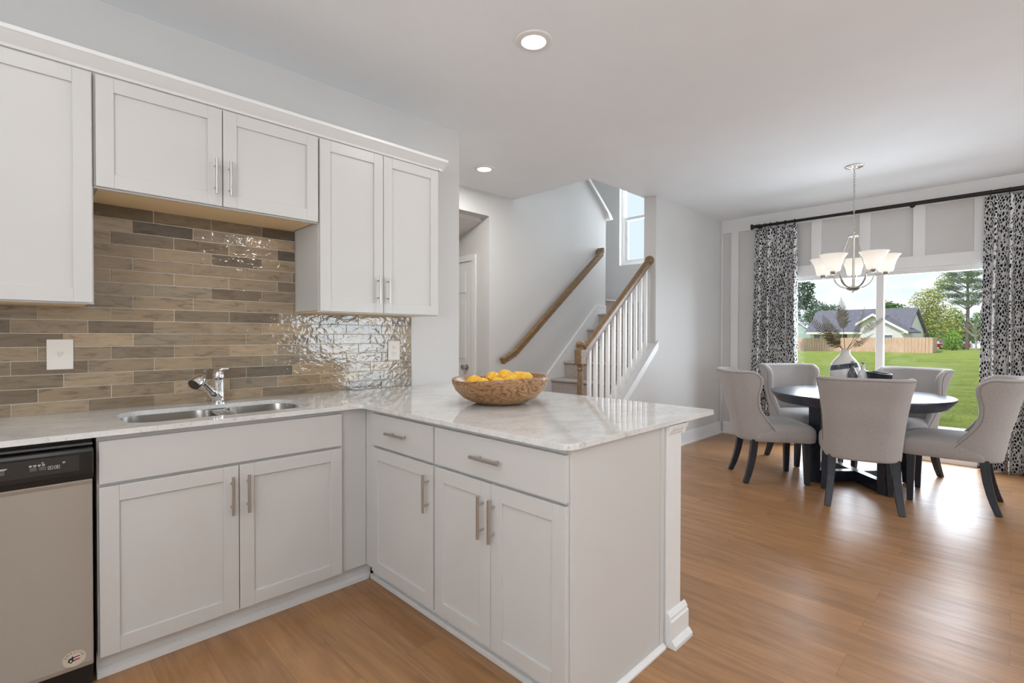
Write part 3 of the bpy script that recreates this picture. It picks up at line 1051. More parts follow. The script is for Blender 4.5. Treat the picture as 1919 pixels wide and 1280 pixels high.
# crown along the cabinets
b = MB()
cpf = [(FU + .020, 2.286), (FU + .008, 2.286), (FU + .002, 2.296), (FU - .040, 2.328), (FU - .045, 2.330), (FU - .045, 2.346), (FU - .03, 2.352), (FU + .020, 2.352)]
b.prism(cpf, 'x', -.30, 1.925)
b.prism([(1.886 - (p[0] - FU - .02), p[1]) for p in cpf], 'y', FU + .0, W - .002)
struct(b.build('trim_6', M['trim'], bevel=.0015))

# ---- tiled backsplash
b = MB()
rows = 16
RH, TW = .0579, .2405
tints = []
base_t = [(0.205, 0.170, 0.128), (0.235, 0.195, 0.148), (0.165, 0.138, 0.106), (0.27, 0.228, 0.176), (0.125, 0.104, 0.080), (0.19, 0.168, 0.138), (0.275, 0.225, 0.165), (0.22, 0.18, 0.132)]
wts = [4, 4, 3, 3, 2, 3, 1.6, 4]
rnd = random.Random(3)
faces_t = []
for i in range(rows):
    zt = 1.836 - RH * i
    zb = max(zt - RH, .9145)
    j0 = .465 - .0803 * (i % 3)
    lo, hi = (.2215, 1.1215) if i < 8 else (-1.0, 1.894)
    k = math.floor((lo - j0) / TW)
    x = j0 + k * TW
    while x < hi:
        xa, xb = max(x, lo) + .0009, min(x + TW, hi) - .0009
        if xb - xa > .008:
            za, zc = zb + .0009, zt - .0009
            tl = rnd.uniform(-.0012, .0012), rnd.uniform(-.0012, .0012)
            n0 = len(b.bm.faces)
            y = W - .009
            e = .0014
            fv = [(xa + e, y + tl[0], za + e), (xb - e, y + tl[1], za + e), (xb - e, y + tl[1] + tl[0] * .5, zc - e), (xa + e, y + tl[0] - tl[1] * .5, zc - e)]
            bv = [(xa, W - .0045, za), (xb, W - .0045, za), (xb, W - .0045, zc), (xa, W - .0045, zc)]
            V1 = [b.bm.verts.new(p) for p in fv]
            V2 = [b.bm.verts.new(p) for p in bv]
            b.bm.faces.new(V1)
            for q in range(4):
                r2 = (q + 1) % 4
                b.bm.faces.new((V2[q], V2[r2], V1[r2], V1[q]))
            c = rnd.choices(base_t, wts)[0]
            s_ = rnd.uniform(.9, 1.1)
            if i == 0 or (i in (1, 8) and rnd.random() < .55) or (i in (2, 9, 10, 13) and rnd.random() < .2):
                s_ *= .58  # rows under cabinets darkened: own glaze variation plus painted-in shade
            faces_t += [(c[0] * s_ * 1.36, c[1] * s_ * 1.24, c[2] * s_ * 1.06)] * 5
        x += TW
bs = b.build('wall_backsplash', M['tile'])
ca_ = bs.data.color_attributes.new('tint', 'FLOAT_COLOR', 'CORNER')
for p in bs.data.polygons:
    c = faces_t[p.index]
    for li in p.loop_indices:
        ca_.data[li].color = (*c, 1)
struct(bs)
b = MB()
b.box(-1.0, 1.896, W - .006, W, .9145, 1.373)
b.box(.2215, 1.1215, W - .006, W, 1.373, 1.836)
struct(b.build('trim_7', M['grout']))

# ---- switch and outlet
t = thing('light_switch', 'beige single light switch on the tiles left of the sink', 'light switch', (.133, W - .009, 1.167))
MB().box(.0905, .1755, W - .0165, W - .0105, 1.103, 1.2315).build('plate', M['plate'], t, bevel=.003)
MB().prism([(W - .0165, 1.156), (W - .026, 1.176), (W - .0235, 1.181), (W - .0165, 1.180)], 'x', .128, .138).build('toggle', M['plate'], t, bevel=.001)
for z in (1.135, 1.200):
    b = MB()
    b.cyl((.133, W - .0165, z), (.133, W - .0178, z), .0035, n=12)
    b.build('screw', M['plate'], t)
t = thing('power_outlet', 'cream double power outlet on the shiny tiles below the right wall cabinet', 'power outlet', (1.755, W - .009, 1.152))
MB().box(1.7115, 1.7985, W - .0165, W - .0105, 1.090, 1.2145).build('plate', M['plate'], t, bevel=.003)
for z in (1.133, 1.172):
    b = MB()
    b.cyl((1.755, W - .0165, z), (1.755, W - .0185, z), .0165, n=24)
    rc = b.build('receptacle', M['plate'], t)
    b = MB()
    for dx in (-.0065, .0065):
        b.box(1.755 + dx - .0011, 1.755 + dx + .0011, W - .0192, W - .0184, z - .001, z + .008)
    b.cyl((1.755, W - .0184, z - .008), (1.755, W - .0192, z - .008), .0024, n=10)
    b.build('slot', M['slot'], rc)

# ---- fruit bowl and lemons
BX, BY = 1.722, 1.815
t = MB().lathe([(.0001, .018), (.06, .019), (.14, .045), (.19, .085), (.222, .122), (.226, .128), (.232, .131), (.239, .131), (.242, .126), (.240, .11), (.224, .072), (.185, .032), (.135, .008), (.105, .001), (.09, 0), (.0001, 0)], n=64, cap=False)
for v_ in t.bm.verts:
    a = math.atan2(v_.co.y, v_.co.x)
    r = math.hypot(v_.co.x, v_.co.y)
    v_.co.z += (.010 * math.cos(a + .8) + .004 * math.cos(3 * a)) * max(0, v_.co.z / .131) * (r / .24)
fb = t.build('fruit_bowl', M['bowlwood'], None, True, weld=True, angle=60)
fb.location = (BX, BY, .9145)
tag(fb, 'round olive wood bowl full of lemons on the quartz peninsula', 'bowl')
def lemon_mesh():
    b = MB()
    prof = [(-.046, .0005), (-.0445, .0045), (-.041, .0075), (-.037, .012), (-.030, .0215), (-.020, .0285), (-.008, .0325), (.004, .033), (.016, .030), (.027, .0235), (.034, .0145), (.038, .0095), (.042, .008), (.0455, .0045), (.0465, .0005)]
    R = [[(x, r * math.cos(2 * PI * k / 20), r * math.sin(2 * PI * k / 20)) for k in range(20)] for x, r in prof]
    b.rings(R, True, True, True)
    return b
lem = lemon_mesh().build('lemon', M['lemon'], None, True, angle=180)
b = MB()
b.cyl((-.0465, 0, 0), (-.0445, 0, 0), .0035, n=8)
b.build('stem_end', M['stemtip'], lem, local=True)
Rv = Vector((.709, -.705, 0))      # along the picture plane
Fv = Vector((.705, .709, 0))       # away from the camera
spots = [(-.128, -.02, .118, .3, 'lemon at the left end of the wooden bowl, by its rim'),
         (-.085, -.075, .112, .1, 'front lemon lying second from the left in the wooden bowl'),
         (-.038, .005, .134, 1.2, 'lemon standing out on the middle left of the pile in the bowl'),
         (-.005, -.085, .115, .2, 'lemon at the front centre of the bowl, half below the rim'),
         (.020, .062, .141, .1, 'topmost lemon at the back of the pile in the bowl'),
         (.055, -.055, .128, .4, 'large lemon right of centre at the front of the bowl'),
         (.092, .050, .134, .2, 'lemon tucked at the back right of the pile in the bowl'),
         (.128, -.012, .135, .25, 'rightmost lemon leaning on the bowl rim beside the stairs side')]
for i, (u, w, z, a, lb) in enumerate(spots):
    o = lem if i == 0 else copy_tree(lem)
    p = Vector((BX, BY, 0)) + Rv * u + Fv * w
    o.location = (p.x, p.y, .9145 + z - .013)
    o.rotation_euler = (rnd.uniform(-.3, .3), rnd.uniform(-.25, .25), a - PI / 4 + rnd.uniform(-.2, .2))
    o.scale = (1.0, 1.0, 1.0) if i % 2 else (1.08, 1.05, 1.05)
    tag(o, lb, 'lemon', 'lemons in the wooden bowl')

# ---- recessed ceiling lights
def can(x, y, label, energy=16):
    t = thing('recessed_light', label, 'ceiling light', (x, y, CE), group='recessed ceiling lights')
    MB().lathe([(.060, -.002), (.062, -.010), (.088, -.006), (.092, 0), (.060, 0)], (x, y, CE), 40, cap=False).build('trim_ring', M['trim'], t, True)
    MB().lathe([(.0, -.0035), (.060, -.0035), (.060, -.001), (.0, -.001)], (x, y, CE), 40, cap=False).build('lens', M['canlens'], t, True)
    lamp('downlight', 'AREA', (x, y, CE - .012), (0, 0, 0), energy, (1.0, 0.97, 0.925), shape='DISK', size=.12)
can(1.853, 1.714, 'large round recessed light in the ceiling above the peninsula', 5)
can(2.955, 3.325, 'small far recessed light in the ceiling beyond the kitchen wall', 11)
can(1.9, 3.43, 'added unseen recessed light in the hall ceiling behind the kitchen wall', 11)  # hidden can, added to brighten the hall and niche
for x, y, e, lb in ((.04, 1.45, 2.0, 'unseen recessed light in the ceiling in front of the dishwasher'), (.35, -.35, 6, 'added unseen recessed light in the ceiling over the kitchen aisle'),
                    (-1.1, .6, 6, 'added unseen recessed light in the ceiling by the added left window'), (2.2, -1.6, 15, 'added unseen recessed light in the ceiling in the middle of the open room'),
                    (4.6, -2.2, 15, 'added unseen recessed light in the ceiling near the back window')):
    can(x, y, lb, e)  # out-of-view cans, added to help light the room

# ================================================================= stairs
t = thing('staircase', 'carpeted staircase rising beside the white spine wall', 'stairs', (4.9, 3.33, 0))
for k in range(7):
    x, z = 5.42 - .236 * (7 - k), .153 + .1986 * k
    b = MB()
    n = .03
    prof = [(x + .012, 0), (5.46, 0), (5.46, z - .03), (x + .25, z - .03), (x + .25, z)]
    arc = [(x + .018 - .03 * math.sin(a), z - .02 + .02 * math.cos(a)) for a in (0, .5, 1.0, 1.57, 2.1, 2.7)]
    z_low = max(0, z - .1986 - .02)
    prof = [(x + .016, z_low), (x + .30, z_low), (x + .30, z)] + arc + [(x + .014, z - .045)]
    b.prism(prof, 'y', 2.832, L - .021)
    b.build('step', M['carpet'], t, True, angle=50)
b = MB()
x, z = 5.42, 1.545
arc = [(x + .018 - .03 * math.sin(a), z - .02 + .02 * math.cos(a)) for a in (0, .5, 1.0, 1.57, 2.1, 2.7)]
b.prism([(x + .016, z - .22), (D - .001, z - .22), (D - .001, z)] + arc + [(x + .014, z - .045)], 'y', 2.818, L - .021)
b.box(5.62, D - .001, L - .021, 5.07, z - .22, z)
b.build('landing', M['carpet'], t, True, angle=50)
b = MB()
arc = [(L + .0 - .03 * math.sin(a) + .018, 1.744 - .02 + .02 * math.cos(a)) for a in (0, .5, 1.0, 1.57, 2.1, 2.7)]
b.prism([(L + .016, 1.5451), (5.06, 1.5281), (5.06, 1.744)] + arc, 'x', 5.63, D - .002)
b.build('step', M['carpet'], t, True, angle=50)

# railing
t = thing('stair_railing', 'white balusters under an oak handrail with a turned oak newel post', 'railing', (4.2, S + .07, 0))
RYc = S + .070
nx = 3.592
b = MB()
b.box(nx - .038, nx + .038, RYc - .038, RYc + .038, 0, .42)
b.lathe([(.038, .42), (.038, .43), (.025, .45), (.028, .47), (.030, .60), (.026, .90), (.022, .935), (.030, .945), (.030, .955), (.023, .965), (.031, .985), (.033, .996)], (nx, RYc, 0), 24)
b.box(nx - .038, nx + .038, RYc - .038, RYc + .038, .995, 1.125)
b.lathe([(.033, 1.125), (.033, 1.132), (.023, 1.140), (.023, 1.150), (.033, 1.158), (.040, 1.170), (.040, 1.182), (.031, 1.196), (.015, 1.203), (.0005, 1.204)], (nx, RYc, 0), 24)
b.build('newel_post', M['oak'], t, True, bevel=.003)
hz = lambda x: 1.118 + .832 * (x - 3.662)      # centre line of the rail
b = MB()
sec = [(-.030, -.026), (-.022, -.034), (.022, -.034), (.030, -.026), (.026, -.006), (.031, .008), (.028, .024), (.014, .033), (-.014, .033), (-.028, .024), (-.031, .008), (-.026, -.006)]
ring = lambda x: [(x - p[1] * .45, RYc + p[0], hz(x) + p[1]) for p in sec]
b.rings([ring(3.628), ring(4.76)], True, True, True)
b.build('handrail', M['oak'], t, True)
b = MB()
b.tube([(4.752, RYc, hz(4.752)), (4.785, RYc, hz(4.785)), (4.7995, RYc, hz(4.79))], [.036, .05, .05], 20)
b.build('rosette', M['oak'], t, True)
for k in range(11):
    x = 3.727 + .0985 * k
    z0, z1 = kz(x) + .022, hz(x) - .030
    b = MB()
    b.box(x - .016, x + .016, RYc - .016, RYc + .016, z0 - .012, z1 - .002)
    b.build('baluster', M['trim'], t, bevel=.003)
b = MB()
b.prism([(3.64, hz(3.64) - .052), (4.78, hz(4.78) - .052), (4.78, hz(4.78) - .034), (3.64, hz(3.64) - .034)], 'y', RYc - .019, RYc + .019)
b.build('rail_fillet', M['trim'], t)

# wall handrail
t = thing('wall_handrail', 'sloping oak handrail fixed to the white wall of the stairs', 'handrail', (4.6, L - .07, 1.0))
HY = L - .075
b = MB()
pts = [(3.628, .985), (3.80, 1.060), (3.86, 1.105), (5.40, 2.318)]
rr = []
for i, (x, z) in enumerate(pts):
    dx = (pts[min(i + 1, 3)][0] - pts[max(i - 1, 0)][0])
    dz = (pts[min(i + 1, 3)][1] - pts[max(i - 1, 0)][1])
    ll = math.hypot(dx, dz)
    nxz = (-dz / ll, dx / ll)
    rr.append([(x + nxz[0] * p[1] * 1.08, HY + p[0], z + nxz[1] * p[1] * 1.08) for p in sec])
b.rings(rr, True, True, True)
b.build('rail', M['oak'], t, True)
b = MB()
b.prism([(5.392, 2.29), (5.44, 2.33), (5.44, 2.39), (5.42, 2.40), (5.385, 2.352)], 'y', HY - .03, L - .001)
b.build('return_end', M['oak'], t, bevel=.006)
for x, z in ((4.05, 1.22), (5.05, 2.01)):
    b = MB()
    b.tube([(x, L - .001, z - .05), (x, L - .05, z - .05), (x, HY, z - .02)], .007, 8)
    b.cyl((x, L - .001, z - .05), (x, L - .008, z - .05), .025, n=16)
    b.build('bracket', M['nickel'], t, True)

# ================================================================= dining set
TX, TY = 5.150, .955
t = thing('dining_table', 'round dark navy wood dining table on a four-post crossed base', 'dining table', (TX, TY, 0))
MB().lathe([(.0001, .675), (.600, .675), (.606, .679), (.652, .742), (.657, .750), (.657, .756), (.652, .760), (.0001, .760)], (TX, TY, 0), 96, cap=False).build('tabletop', M['tabletop'], t, True, angle=35, weld=True)
for sx_, sy_ in ((-1, 1), (-1, -1), (1, -1), (1, 1)):
    x, y = TX + sx_ * .262, TY + sy_ * .242
    MB().box(x - .045, x + .045, y - .045, y + .045, 0, .675).build('leg', M['tablewood'], t, bevel=.004)
for s_ in (1, -1):
    b = MB()
    a, c = Vector((TX - .262, TY - s_ * .242, 0)), Vector((TX + .262, TY + s_ * .242, 0))
    dv = (c - a).normalized()
    nv = Vector((-dv.y, dv.x, 0)) * .035
    a2, c2 = a + dv * .05, c - dv * .05
    z0, z1 = (.004, .098) if s_ == 1 else (.006, .096)
    b.prism([tuple((a2 - nv)[:2]), tuple((c2 - nv)[:2]), tuple((c2 + nv)[:2]), tuple((a2 + nv)[:2])], 'z', z0, z1)
    b.build('cross_beam', M['tablewood'], t, bevel=.003)

# ---- wing chairs
def interp(tab, z):
    for (z0, v0), (z1, v1) in zip(tab, tab[1:]):
        if z <= z1:
            u = (z - z0) / (z1 - z0)
            u = u * u * (3 - 2 * u) * .5 + u * .5
            return v0 + (v1 - v0) * u
    return tab[-1][1]
def make_chair():
    t = thing('dining_chair', 'chair', 'dining chair')
    # back shell: a U-shaped sheet with thickness
    zs = [.352, .37, .41, .46, .51, .56, .61, .66, .71, .76, .81, .85, .89, .92, .943, .955]
    Wd = [(.352, .222), (.40, .236), (.5, .243), (.65, .252), (.80, .270), (.955, .292)]
    Yb = [(.352, -.270), (.5, -.292), (.75, -.348), (.955, -.408)]
    Fw = [(.352, .035), (.41, .010), (.47, -.035), (.53, -.085), (.60, -.140), (.68, -.168), (.76, -.170), (.84, -.150), (.90, -.150), (.935, -.185), (.955, -.25)]
    nU = 30
    def section(z, inset):
        w, yb, fw = interp(Wd, z) - inset, interp(Yb, z) + inset, interp(Fw, z)
        r = min(.13, (fw - yb) * .9, w * .6)
        r = max(r - inset * .5, .03)
        crv = .020
        path = [(w, fw)]
        for k in range(8):
            a = k / 7 * PI / 2
            path.append((w - r + r * math.cos(a), yb + r - r * math.sin(a)))
        path += [(-x, y) for x, y in path[::-1]]
        L_ = [0]
        for p, q in zip(path, path[1:]):
            L_.append(L_[-1] + math.hypot(q[0] - p[0], q[1] - p[1]))
        out = []
        for k in range(nU + 1):
            s_ = L_[-1] * k / nU
            for i in range(len(path) - 1):
                if s_ <= L_[i + 1] + 1e-9:
                    u = (s_ - L_[i]) / max(1e-9, L_[i + 1] - L_[i])
                    x = path[i][0] + (path[i + 1][0] - path[i][0]) * u
                    y = path[i][1] + (path[i + 1][1] - path[i][1]) * u
                    out.append((x, y - crv * (1 - (x / max(w, .01)) ** 2) * (1 if inset == 0 else .6), z))
                    break
        return out
    b = MB()
    th = .052
    O_ = [section(z, 0) for z in zs]
    I_ = [section(min(z, .945) if z > .945 else z, th) for z in zs]
    # rings around the sheet: outer row, then inner row
    vo = [[b.bm.verts.new(p) for p in r] for r in O_]
    vi = [[b.bm.verts.new((p[0], p[1], p[2] - (.004 if j == len(zs) - 1 else 0))) for p in r] for j, r in enumerate(I_)]
    top = [b.bm.verts.new(((o[0] + i_[0]) / 2, (o[1] + i_[1]) / 2, .966)) for o, i_ in zip(O_[-1], I_[-1])]
    fr = [[b.bm.verts.new(((O_[j][k][0] + I_[j][k][0]) / 2, (O_[j][k][1] + I_[j][k][1]) / 2 + .014, zs[j])) for j in range(len(zs))] for k in (0, nU)]
    nz = len(zs)
    for j in range(nz - 1):
        for k in range(nU):
            b.bm.faces.new((vo[j][k], vo[j][k + 1], vo[j + 1][k + 1], vo[j + 1][k]))
            b.bm.faces.new((vi[j][k + 1], vi[j][k], vi[j + 1][k], vi[j + 1][k + 1]))
        for e, k in ((0, 0), (1, nU)):
            b.bm.faces.new((vo[j][k], vo[j + 1][k], fr[e][j + 1], fr[e][j]))
            b.bm.faces.new((fr[e][j], fr[e][j + 1], vi[j + 1][k], vi[j][k]))
    for k in range(nU):
        b.bm.faces.new((vo[-1][k], vo[-1][k + 1], top[k + 1], top[k]))
        b.bm.faces.new((top[k], top[k + 1], vi[-1][k + 1], vi[-1][k]))
        b.bm.faces.new((vo[0][k + 1], vo[0][k], vi[0][k], vi[0][k + 1]))
    for e, k in ((0, 0), (1, nU)):
        b.bm.faces.new((vo[-1][k], top[k], fr[e][-1]))
        b.bm.faces.new((fr[e][-1], top[k], vi[-1][k]))
        b.bm.faces.new((vo[0][k], fr[e][0], vi[0][k]))
    bk = b.build('backrest', M['fabric'], t, True, local=True, sub=1, angle=180)
    # piping following the wing and top edge on the outside
    b = MB()
    def pp(j, k, k2=None):
        o = Vector(O_[j][k])
        q = Vector(O_[j][k2 if k2 is not None else (1 if k == 0 else nU - 1)])
        return o
    path = []
    for j in range(nz - 1):
        o, q = Vector(O_[j][0]), Vector(O_[j][1])
        path.append(o + (q - o).normalized() * .018 + Vector((.0015, 0, 0)))
    for k in range(2, nU - 1):
        o = Vector(O_[-2][k])
        c = Vector((o.x * 1.004, o.y - .001, o.z))
        path.append(c)
    for j in range(nz - 2, -1, -1):
        o, q = Vector(O_[j][nU]), Vector(O_[j][nU - 1])
        path.append(o + (q - o).normalized() * .018 - Vector((.0015, 0, 0)))
    b.tube(path, .0028, 6)
    b.build('piping', M['piping'], bk, True, local=True)
    # seat
    b = MB()
    def plan(hw0, hw1, y0, y1, r):
        pts = []
        for cx, cy, a0, rr in ((hw1 - r, y1 - r, 0, r), (-(hw1 - r), y1 - r, PI / 2, r), (-(hw0 - r), y0 + r, PI, r), (hw0 - r, y0 + r, 1.5 * PI, r)):
            for k in range(7):
                a = a0 + PI / 2 * k / 6
                pts.append((cx + rr * math.cos(a), cy + rr * math.sin(a)))
        return pts
    R = []
    for z, s_, cr in ((.356, .965, 0), (.362, .985, 0), (.40, 1.0, 0), (.445, 1.0, 0), (.468, .985, .004), (.482, .945, .006), (.492, .86, .012), (.500, .70, .016), (.505, .48, .018), (.508, .24, .018)):
        pl = plan(.236, .258, -.225, .300, .075)
        cy = .04
        R.append([(x * s_, cy + (y - cy) * s_, z + cr - .055 * max(0, (cy + (y - cy) * s_) - .05) * (1 if z > .44 else 0)) for x, y in pl])
    b.rings(R, True, True, True)
    b.build('seat', M['fabric'], t, True, local=True, angle=60)
    for sx_ in (-1, 1):
        b = MB()
        R = []
        for z, y, w in ((.372, .215, .025), (.25, .218, .024), (.12, .22, .0215), (0.003, .22, .0185)):
            x = sx_ * (.205 + (.372 - z) * .045)
            R.append([(x - w, y - w, z), (x + w, y - w, z), (x + w, y + w, z), (x - w, y + w, z)])
        b.rings(R, True, True, True)
        b.build('leg', M['darkwood'], t, local=True, bevel=.003)
        b = MB()
        R = []
        for z, y, w in ((.372, -.190, .026), (.30, -.196, .026), (.22, -.207, .025), (.14, -.224, .0235), (.07, -.244, .022), (.003, -.268, .020)):
            x = sx_ * (.190 + .030 * ((.372 - z) / .372) ** 1.6)
            R.append([(x - w, y - w, z), (x + w, y - w, z), (x + w, y + w, z), (x - w, y + w, z)])
        b.rings(R, True, True, True)
        b.build('leg', M['darkwood'], t, local=True, bevel=.003)
    return t
chair = make_chair()
chairs = [(4.740, 1.520, -53, 'light grey wing chair seen side-on beside the stair wall, left of the table'),
          (4.560, .822, 16, 'light grey wing chair nearest the kitchen with its back to the view'),
          (5.065, .330, 90, 'light grey wing chair seen side-on in front of the right curtain'),
          (5.600, 1.480, -130, 'light grey wing chair behind the table in front of the left curtain'),
          (5.665, .755, 157, 'light grey wing chair behind the table facing into the room before the glass door')]
for i, (x, y, a, lb) in enumerate(chairs):
    o = chair if i == 0 else copy_tree(chair)
    o.location = (x, y, 0)
    o.rotation_euler = (0, 0, math.radians(a - 90))
    tag(o, lb, 'dining chair', 'wing chairs round the dining table')

# ---- vase with fern fronds, bottles, bowl
VX, VY, VZ = 5.10, 1.031, .760
b = MB()
b.lathe([(.0001, 0), (.088, 0), (.096, .006), (.104, .06), (.110, .13), (.112, .18), (.108, .225), (.094, .265), (.070, .298), (.048, .322), (.036, .342), (.033, .362), (.036, .374), (.033, .376), (.028, .372), (.027, .345), (.027, .30), (.0001, .29)], n=40, cap=False)
vz = b.build('ceramic_vase', M['vase'], None, True, weld=True, angle=50)
vz.location = (VX, VY, VZ)
tag(vz, 'cream bottle vase with a slanted navy band on the dining table', 'vase')

def frond(pts, width, nleaf, label, droop=0.25, side=(0, 1, 0), start=.25, taper=1.0):
    pts = [Vector(p) for p in pts]
    def bez(u):
        a, b_, c = pts
        return a * (1 - u) ** 2 + b_ * 2 * u * (1 - u) + c * u * u
    t = thing('fern_frond', label, 'fern frond', pts[0], group='fern fronds in the vase')
    MB().tube([bez(k / 14) for k in range(15)], [.0028 - .0018 * k / 14 for k in range(15)], 6).build('stem', M['fernstem'], t, True)
    b = MB()
    for k in range(nleaf):
        u = start + (1 - start) * (k + .5) / nleaf
        p = bez(u)
        tg = (bez(min(1, u + .02)) - bez(u - .02)).normalized()
        s_ = Vector(side) - tg * Vector(side).dot(tg)
        s_.normalize()
        up = tg.cross(s_)
        prof = (1 - (u - start) / (1 - start)) ** .75
        prof = min(prof, .45 + 2.2 * (u - start)) * taper
        ln = width * max(.10, prof)
        for sg in (-1, 1):
            d_ = (s_ * sg + tg * .55 + Vector((0, 0, -droop)) + up * rnd.uniform(-.35, .35)).normalized()
            wv = tg * min(.0060, ln * .12)
            nn = d_.cross(tg).normalized() * .0007
            q0, q1, q2, q3 = p - wv * .6, p + wv * .6, p + d_ * ln * .55 + wv * .9, p + d_ * ln * .55 - wv * .7
            tip = p + d_ * ln + tg * ln * .18
            A = [b.bm.verts.new(x + nn) for x in (q0, q1, q2, tip, q3)]
            Bq = [b.bm.verts.new(x - nn) for x in (q0, q1, q2, tip, q3)]
            b.bm.faces.new(A)
            b.bm.faces.new(Bq[::-1])
            for i in range(5):
                j = (i + 1) % 5
                b.bm.faces.new((A[i], Bq[i], Bq[j], A[j]))
    b.build('leaflets', M['fern'], t)
    return t
nk = (VX, VY, VZ + .36)
frond([nk, (5.04, 1.17, 1.27), (5.03, 1.345, 1.485)], .075, 22, 'olive fern frond arching farthest left out of the vase')
frond([nk, (5.03, 1.12, 1.24), (4.99, 1.175, 1.440)], .105, 24, 'broad bronze fern frond leaning left low over the vase', .3)
frond([nk, (5.13, 1.055, 1.35), (5.14, 1.075, 1.595)], .085, 24, 'tallest upright fern frond rising straight from the vase', .05, start=.42)
frond([nk, (5.10, .93, 1.28), (5.10, .895, 1.50)], .040, 22, 'narrow dark fern frond rising right of the tallest frond', .5, start=.35)
frond([nk, (5.08, .90, 1.32), (5.06, .715, 1.425)], .050, 22, 'long drooping fern frond reaching across the door post', .8, start=.45)
frond([nk, (5.06, .93, 1.20), (5.02, .815, 1.275)], .050, 18, 'short low fern frond hanging to the right of the vase', .8, start=.3)
frond([nk, (5.0, 1.09, 1.20), (4.93, 1.145, 1.265)], .085, 18, 'low bronze fern frond bending forward left of the vase neck', .5, start=.25)

def bottle(x, y, h, m_, name, label):
    t = thing(name, label, 'bottle', (x, y, .760))
    MB().lathe([(.0001, 0), (.033, 0), (.036, .004), (.036, h * .58), (.033, h * .66), (.018, h * .78), (.012, h * .83), (.012, h * .93), (.014, h * .94), (.014, h * .96), (.0001, h * .96)], (x, y, .760), 24, cap=False).build('glass_body', m_, t, True, weld=True)
    MB().lathe([(.0105, h * .961), (.012, h * 1.03), (.0001, h * 1.03)], (x, y, .760), 16).build('stopper', M['cork'], t, True)
bottle(5.00, .958, .275, M['smoke'], 'glass_bottle', 'smoky dark glass bottle beside the vase on the dining table')
bottle(5.005, .885, .268, M['clearb'], 'glass_bottle', 'pale clear glass bottle right of the dark one on the table')
b = MB()
b.lathe([(.0001, 0), (.055, 0), (.060, .01), (.078, .10), (.088, .186), (.088, .194), (.083, .194), (.073, .10), (.056, .016), (.0001, .014)], n=40, cap=False)
for v_ in b.bm.verts:
    if v_.co.z > .05:
        v_.co.z += v_.co.y * .13 * v_.co.z / .19
db = b.build('deep_bowl', M['darkbowl'], None, True, weld=True, angle=50)
db.location = (5.03, .778, .760)
tag(db, 'black slant-rimmed deep bowl on the table right of the bottles', 'bowl')

# ---- chandelier
HX, HYc = 5.180, .992
t = thing('chandelier', 'brushed nickel chandelier with five frosted bell shades over the dining table', 'chandelier', (HX, HYc, CE))
b = MB()
b.lathe([(.0, -.032), (.012, -.032), (.014, -.022), (.035, -.018), (.050, -.012), (.066, -.008), (.072, -.004), (.072, 0), (.0, 0)], (HX, HYc, CE), 40, cap=False)
b.build('canopy', M['nickel'], t, True, weld=True)
b = MB()
for k in range(14):
    a = 2 * PI * k / 14
    b.tube([(HX + .03 * math.cos(a), HYc + .03 * math.sin(a), CE - .0215), (HX + .066 * math.cos(a), HYc + .066 * math.sin(a), CE - .0085)], .0030, 6)
b.build('canopy_ribs', M['chrome'], t.children[-1], True)
b = MB()
z = CE - .036
i = 0
while z > 2.165:
    b.torus((HX, HYc, z - .014), .0105, .0021, 'x' if i % 2 else 'y', 14, 6, (1.0 * .75, 1.55))
    z -= .0255
    i += 1
b.cyl((HX + .003, HYc + .004, CE - .03), (HX + .003, HYc + .004, 2.14), .0018, n=6)
b.build('chain', M['nickel'], t, True)
b = MB()
b.lathe([(.004, 2.165), (.010, 2.160), (.010, 2.140), (.040, 2.132), (.042, 2.126), (.040, 2.120), (.012, 2.114), (.0095, 2.10), (.0095, 1.70), (.014, 1.69), (.040, 1.684), (.058, 1.672), (.050, 1.658), (.030, 1.646), (.012, 1.642), (.011, 1.630), (.0, 1.626)], (HX, HYc, 0), 28)
b.build('stem', M['nickel'], t, True)
for k in range(5):
    a = math.radians(10 + 72 * k)
    dx, dy = math.cos(a), math.sin(a)
    P = lambda r, z_: (HX + dx * r, HYc + dy * r, z_)
    b = MB()
    pts = [P(.02, 1.672)]
    for q in range(9):
        an = -PI / 2 + PI / 2 * q / 8
        pts.append(P(.030 + .122 * math.cos(an), 1.785 + .112 * math.sin(an)))
    b.tube(pts, .009, 10, flat=.7)
    b.tube([P(.148, 1.784), P(.19, 1.786), P(.262, 1.786)], .0062, 8)
    b.lathe([(.010, 1.780), (.022, 1.792), (.024, 1.806), (.0, 1.806)], P(.24, 0), 18)
    arm = b.build('arm', M['nickel'], t, True)
    b = MB()
    b.cyl(P(.036, 2.124), P(.148, 1.788), .0034, n=8)
    b.build('stay_rod', M['nickel'], t, True)
    b = MB()
    b.lathe([(.020, 1.806), (.050, 1.810), (.055, 1.822), (.062, 1.860), (.074, 1.900), (.092, 1.934), (.106, 1.950), (.1035, 1.951), (.089, 1.934), (.071, 1.900), (.059, 1.860), (.052, 1.824), (.046, 1.814), (.020, 1.810)], P(.24, 0), 32, cap=False)
    sh = b.build('shade', M['shade'], t, True)
    b = MB()
    b.sphere(P(.24, 1.868), .024, 14, (1, 1, 1.25))
    b.build('bulb', M['bulb'], sh, True)
lamp('chandelier_glow', 'POINT', (HX, HYc, 2.03), energy=0.8, color=(1.0, .92, .80), shadow_soft_size=.18)

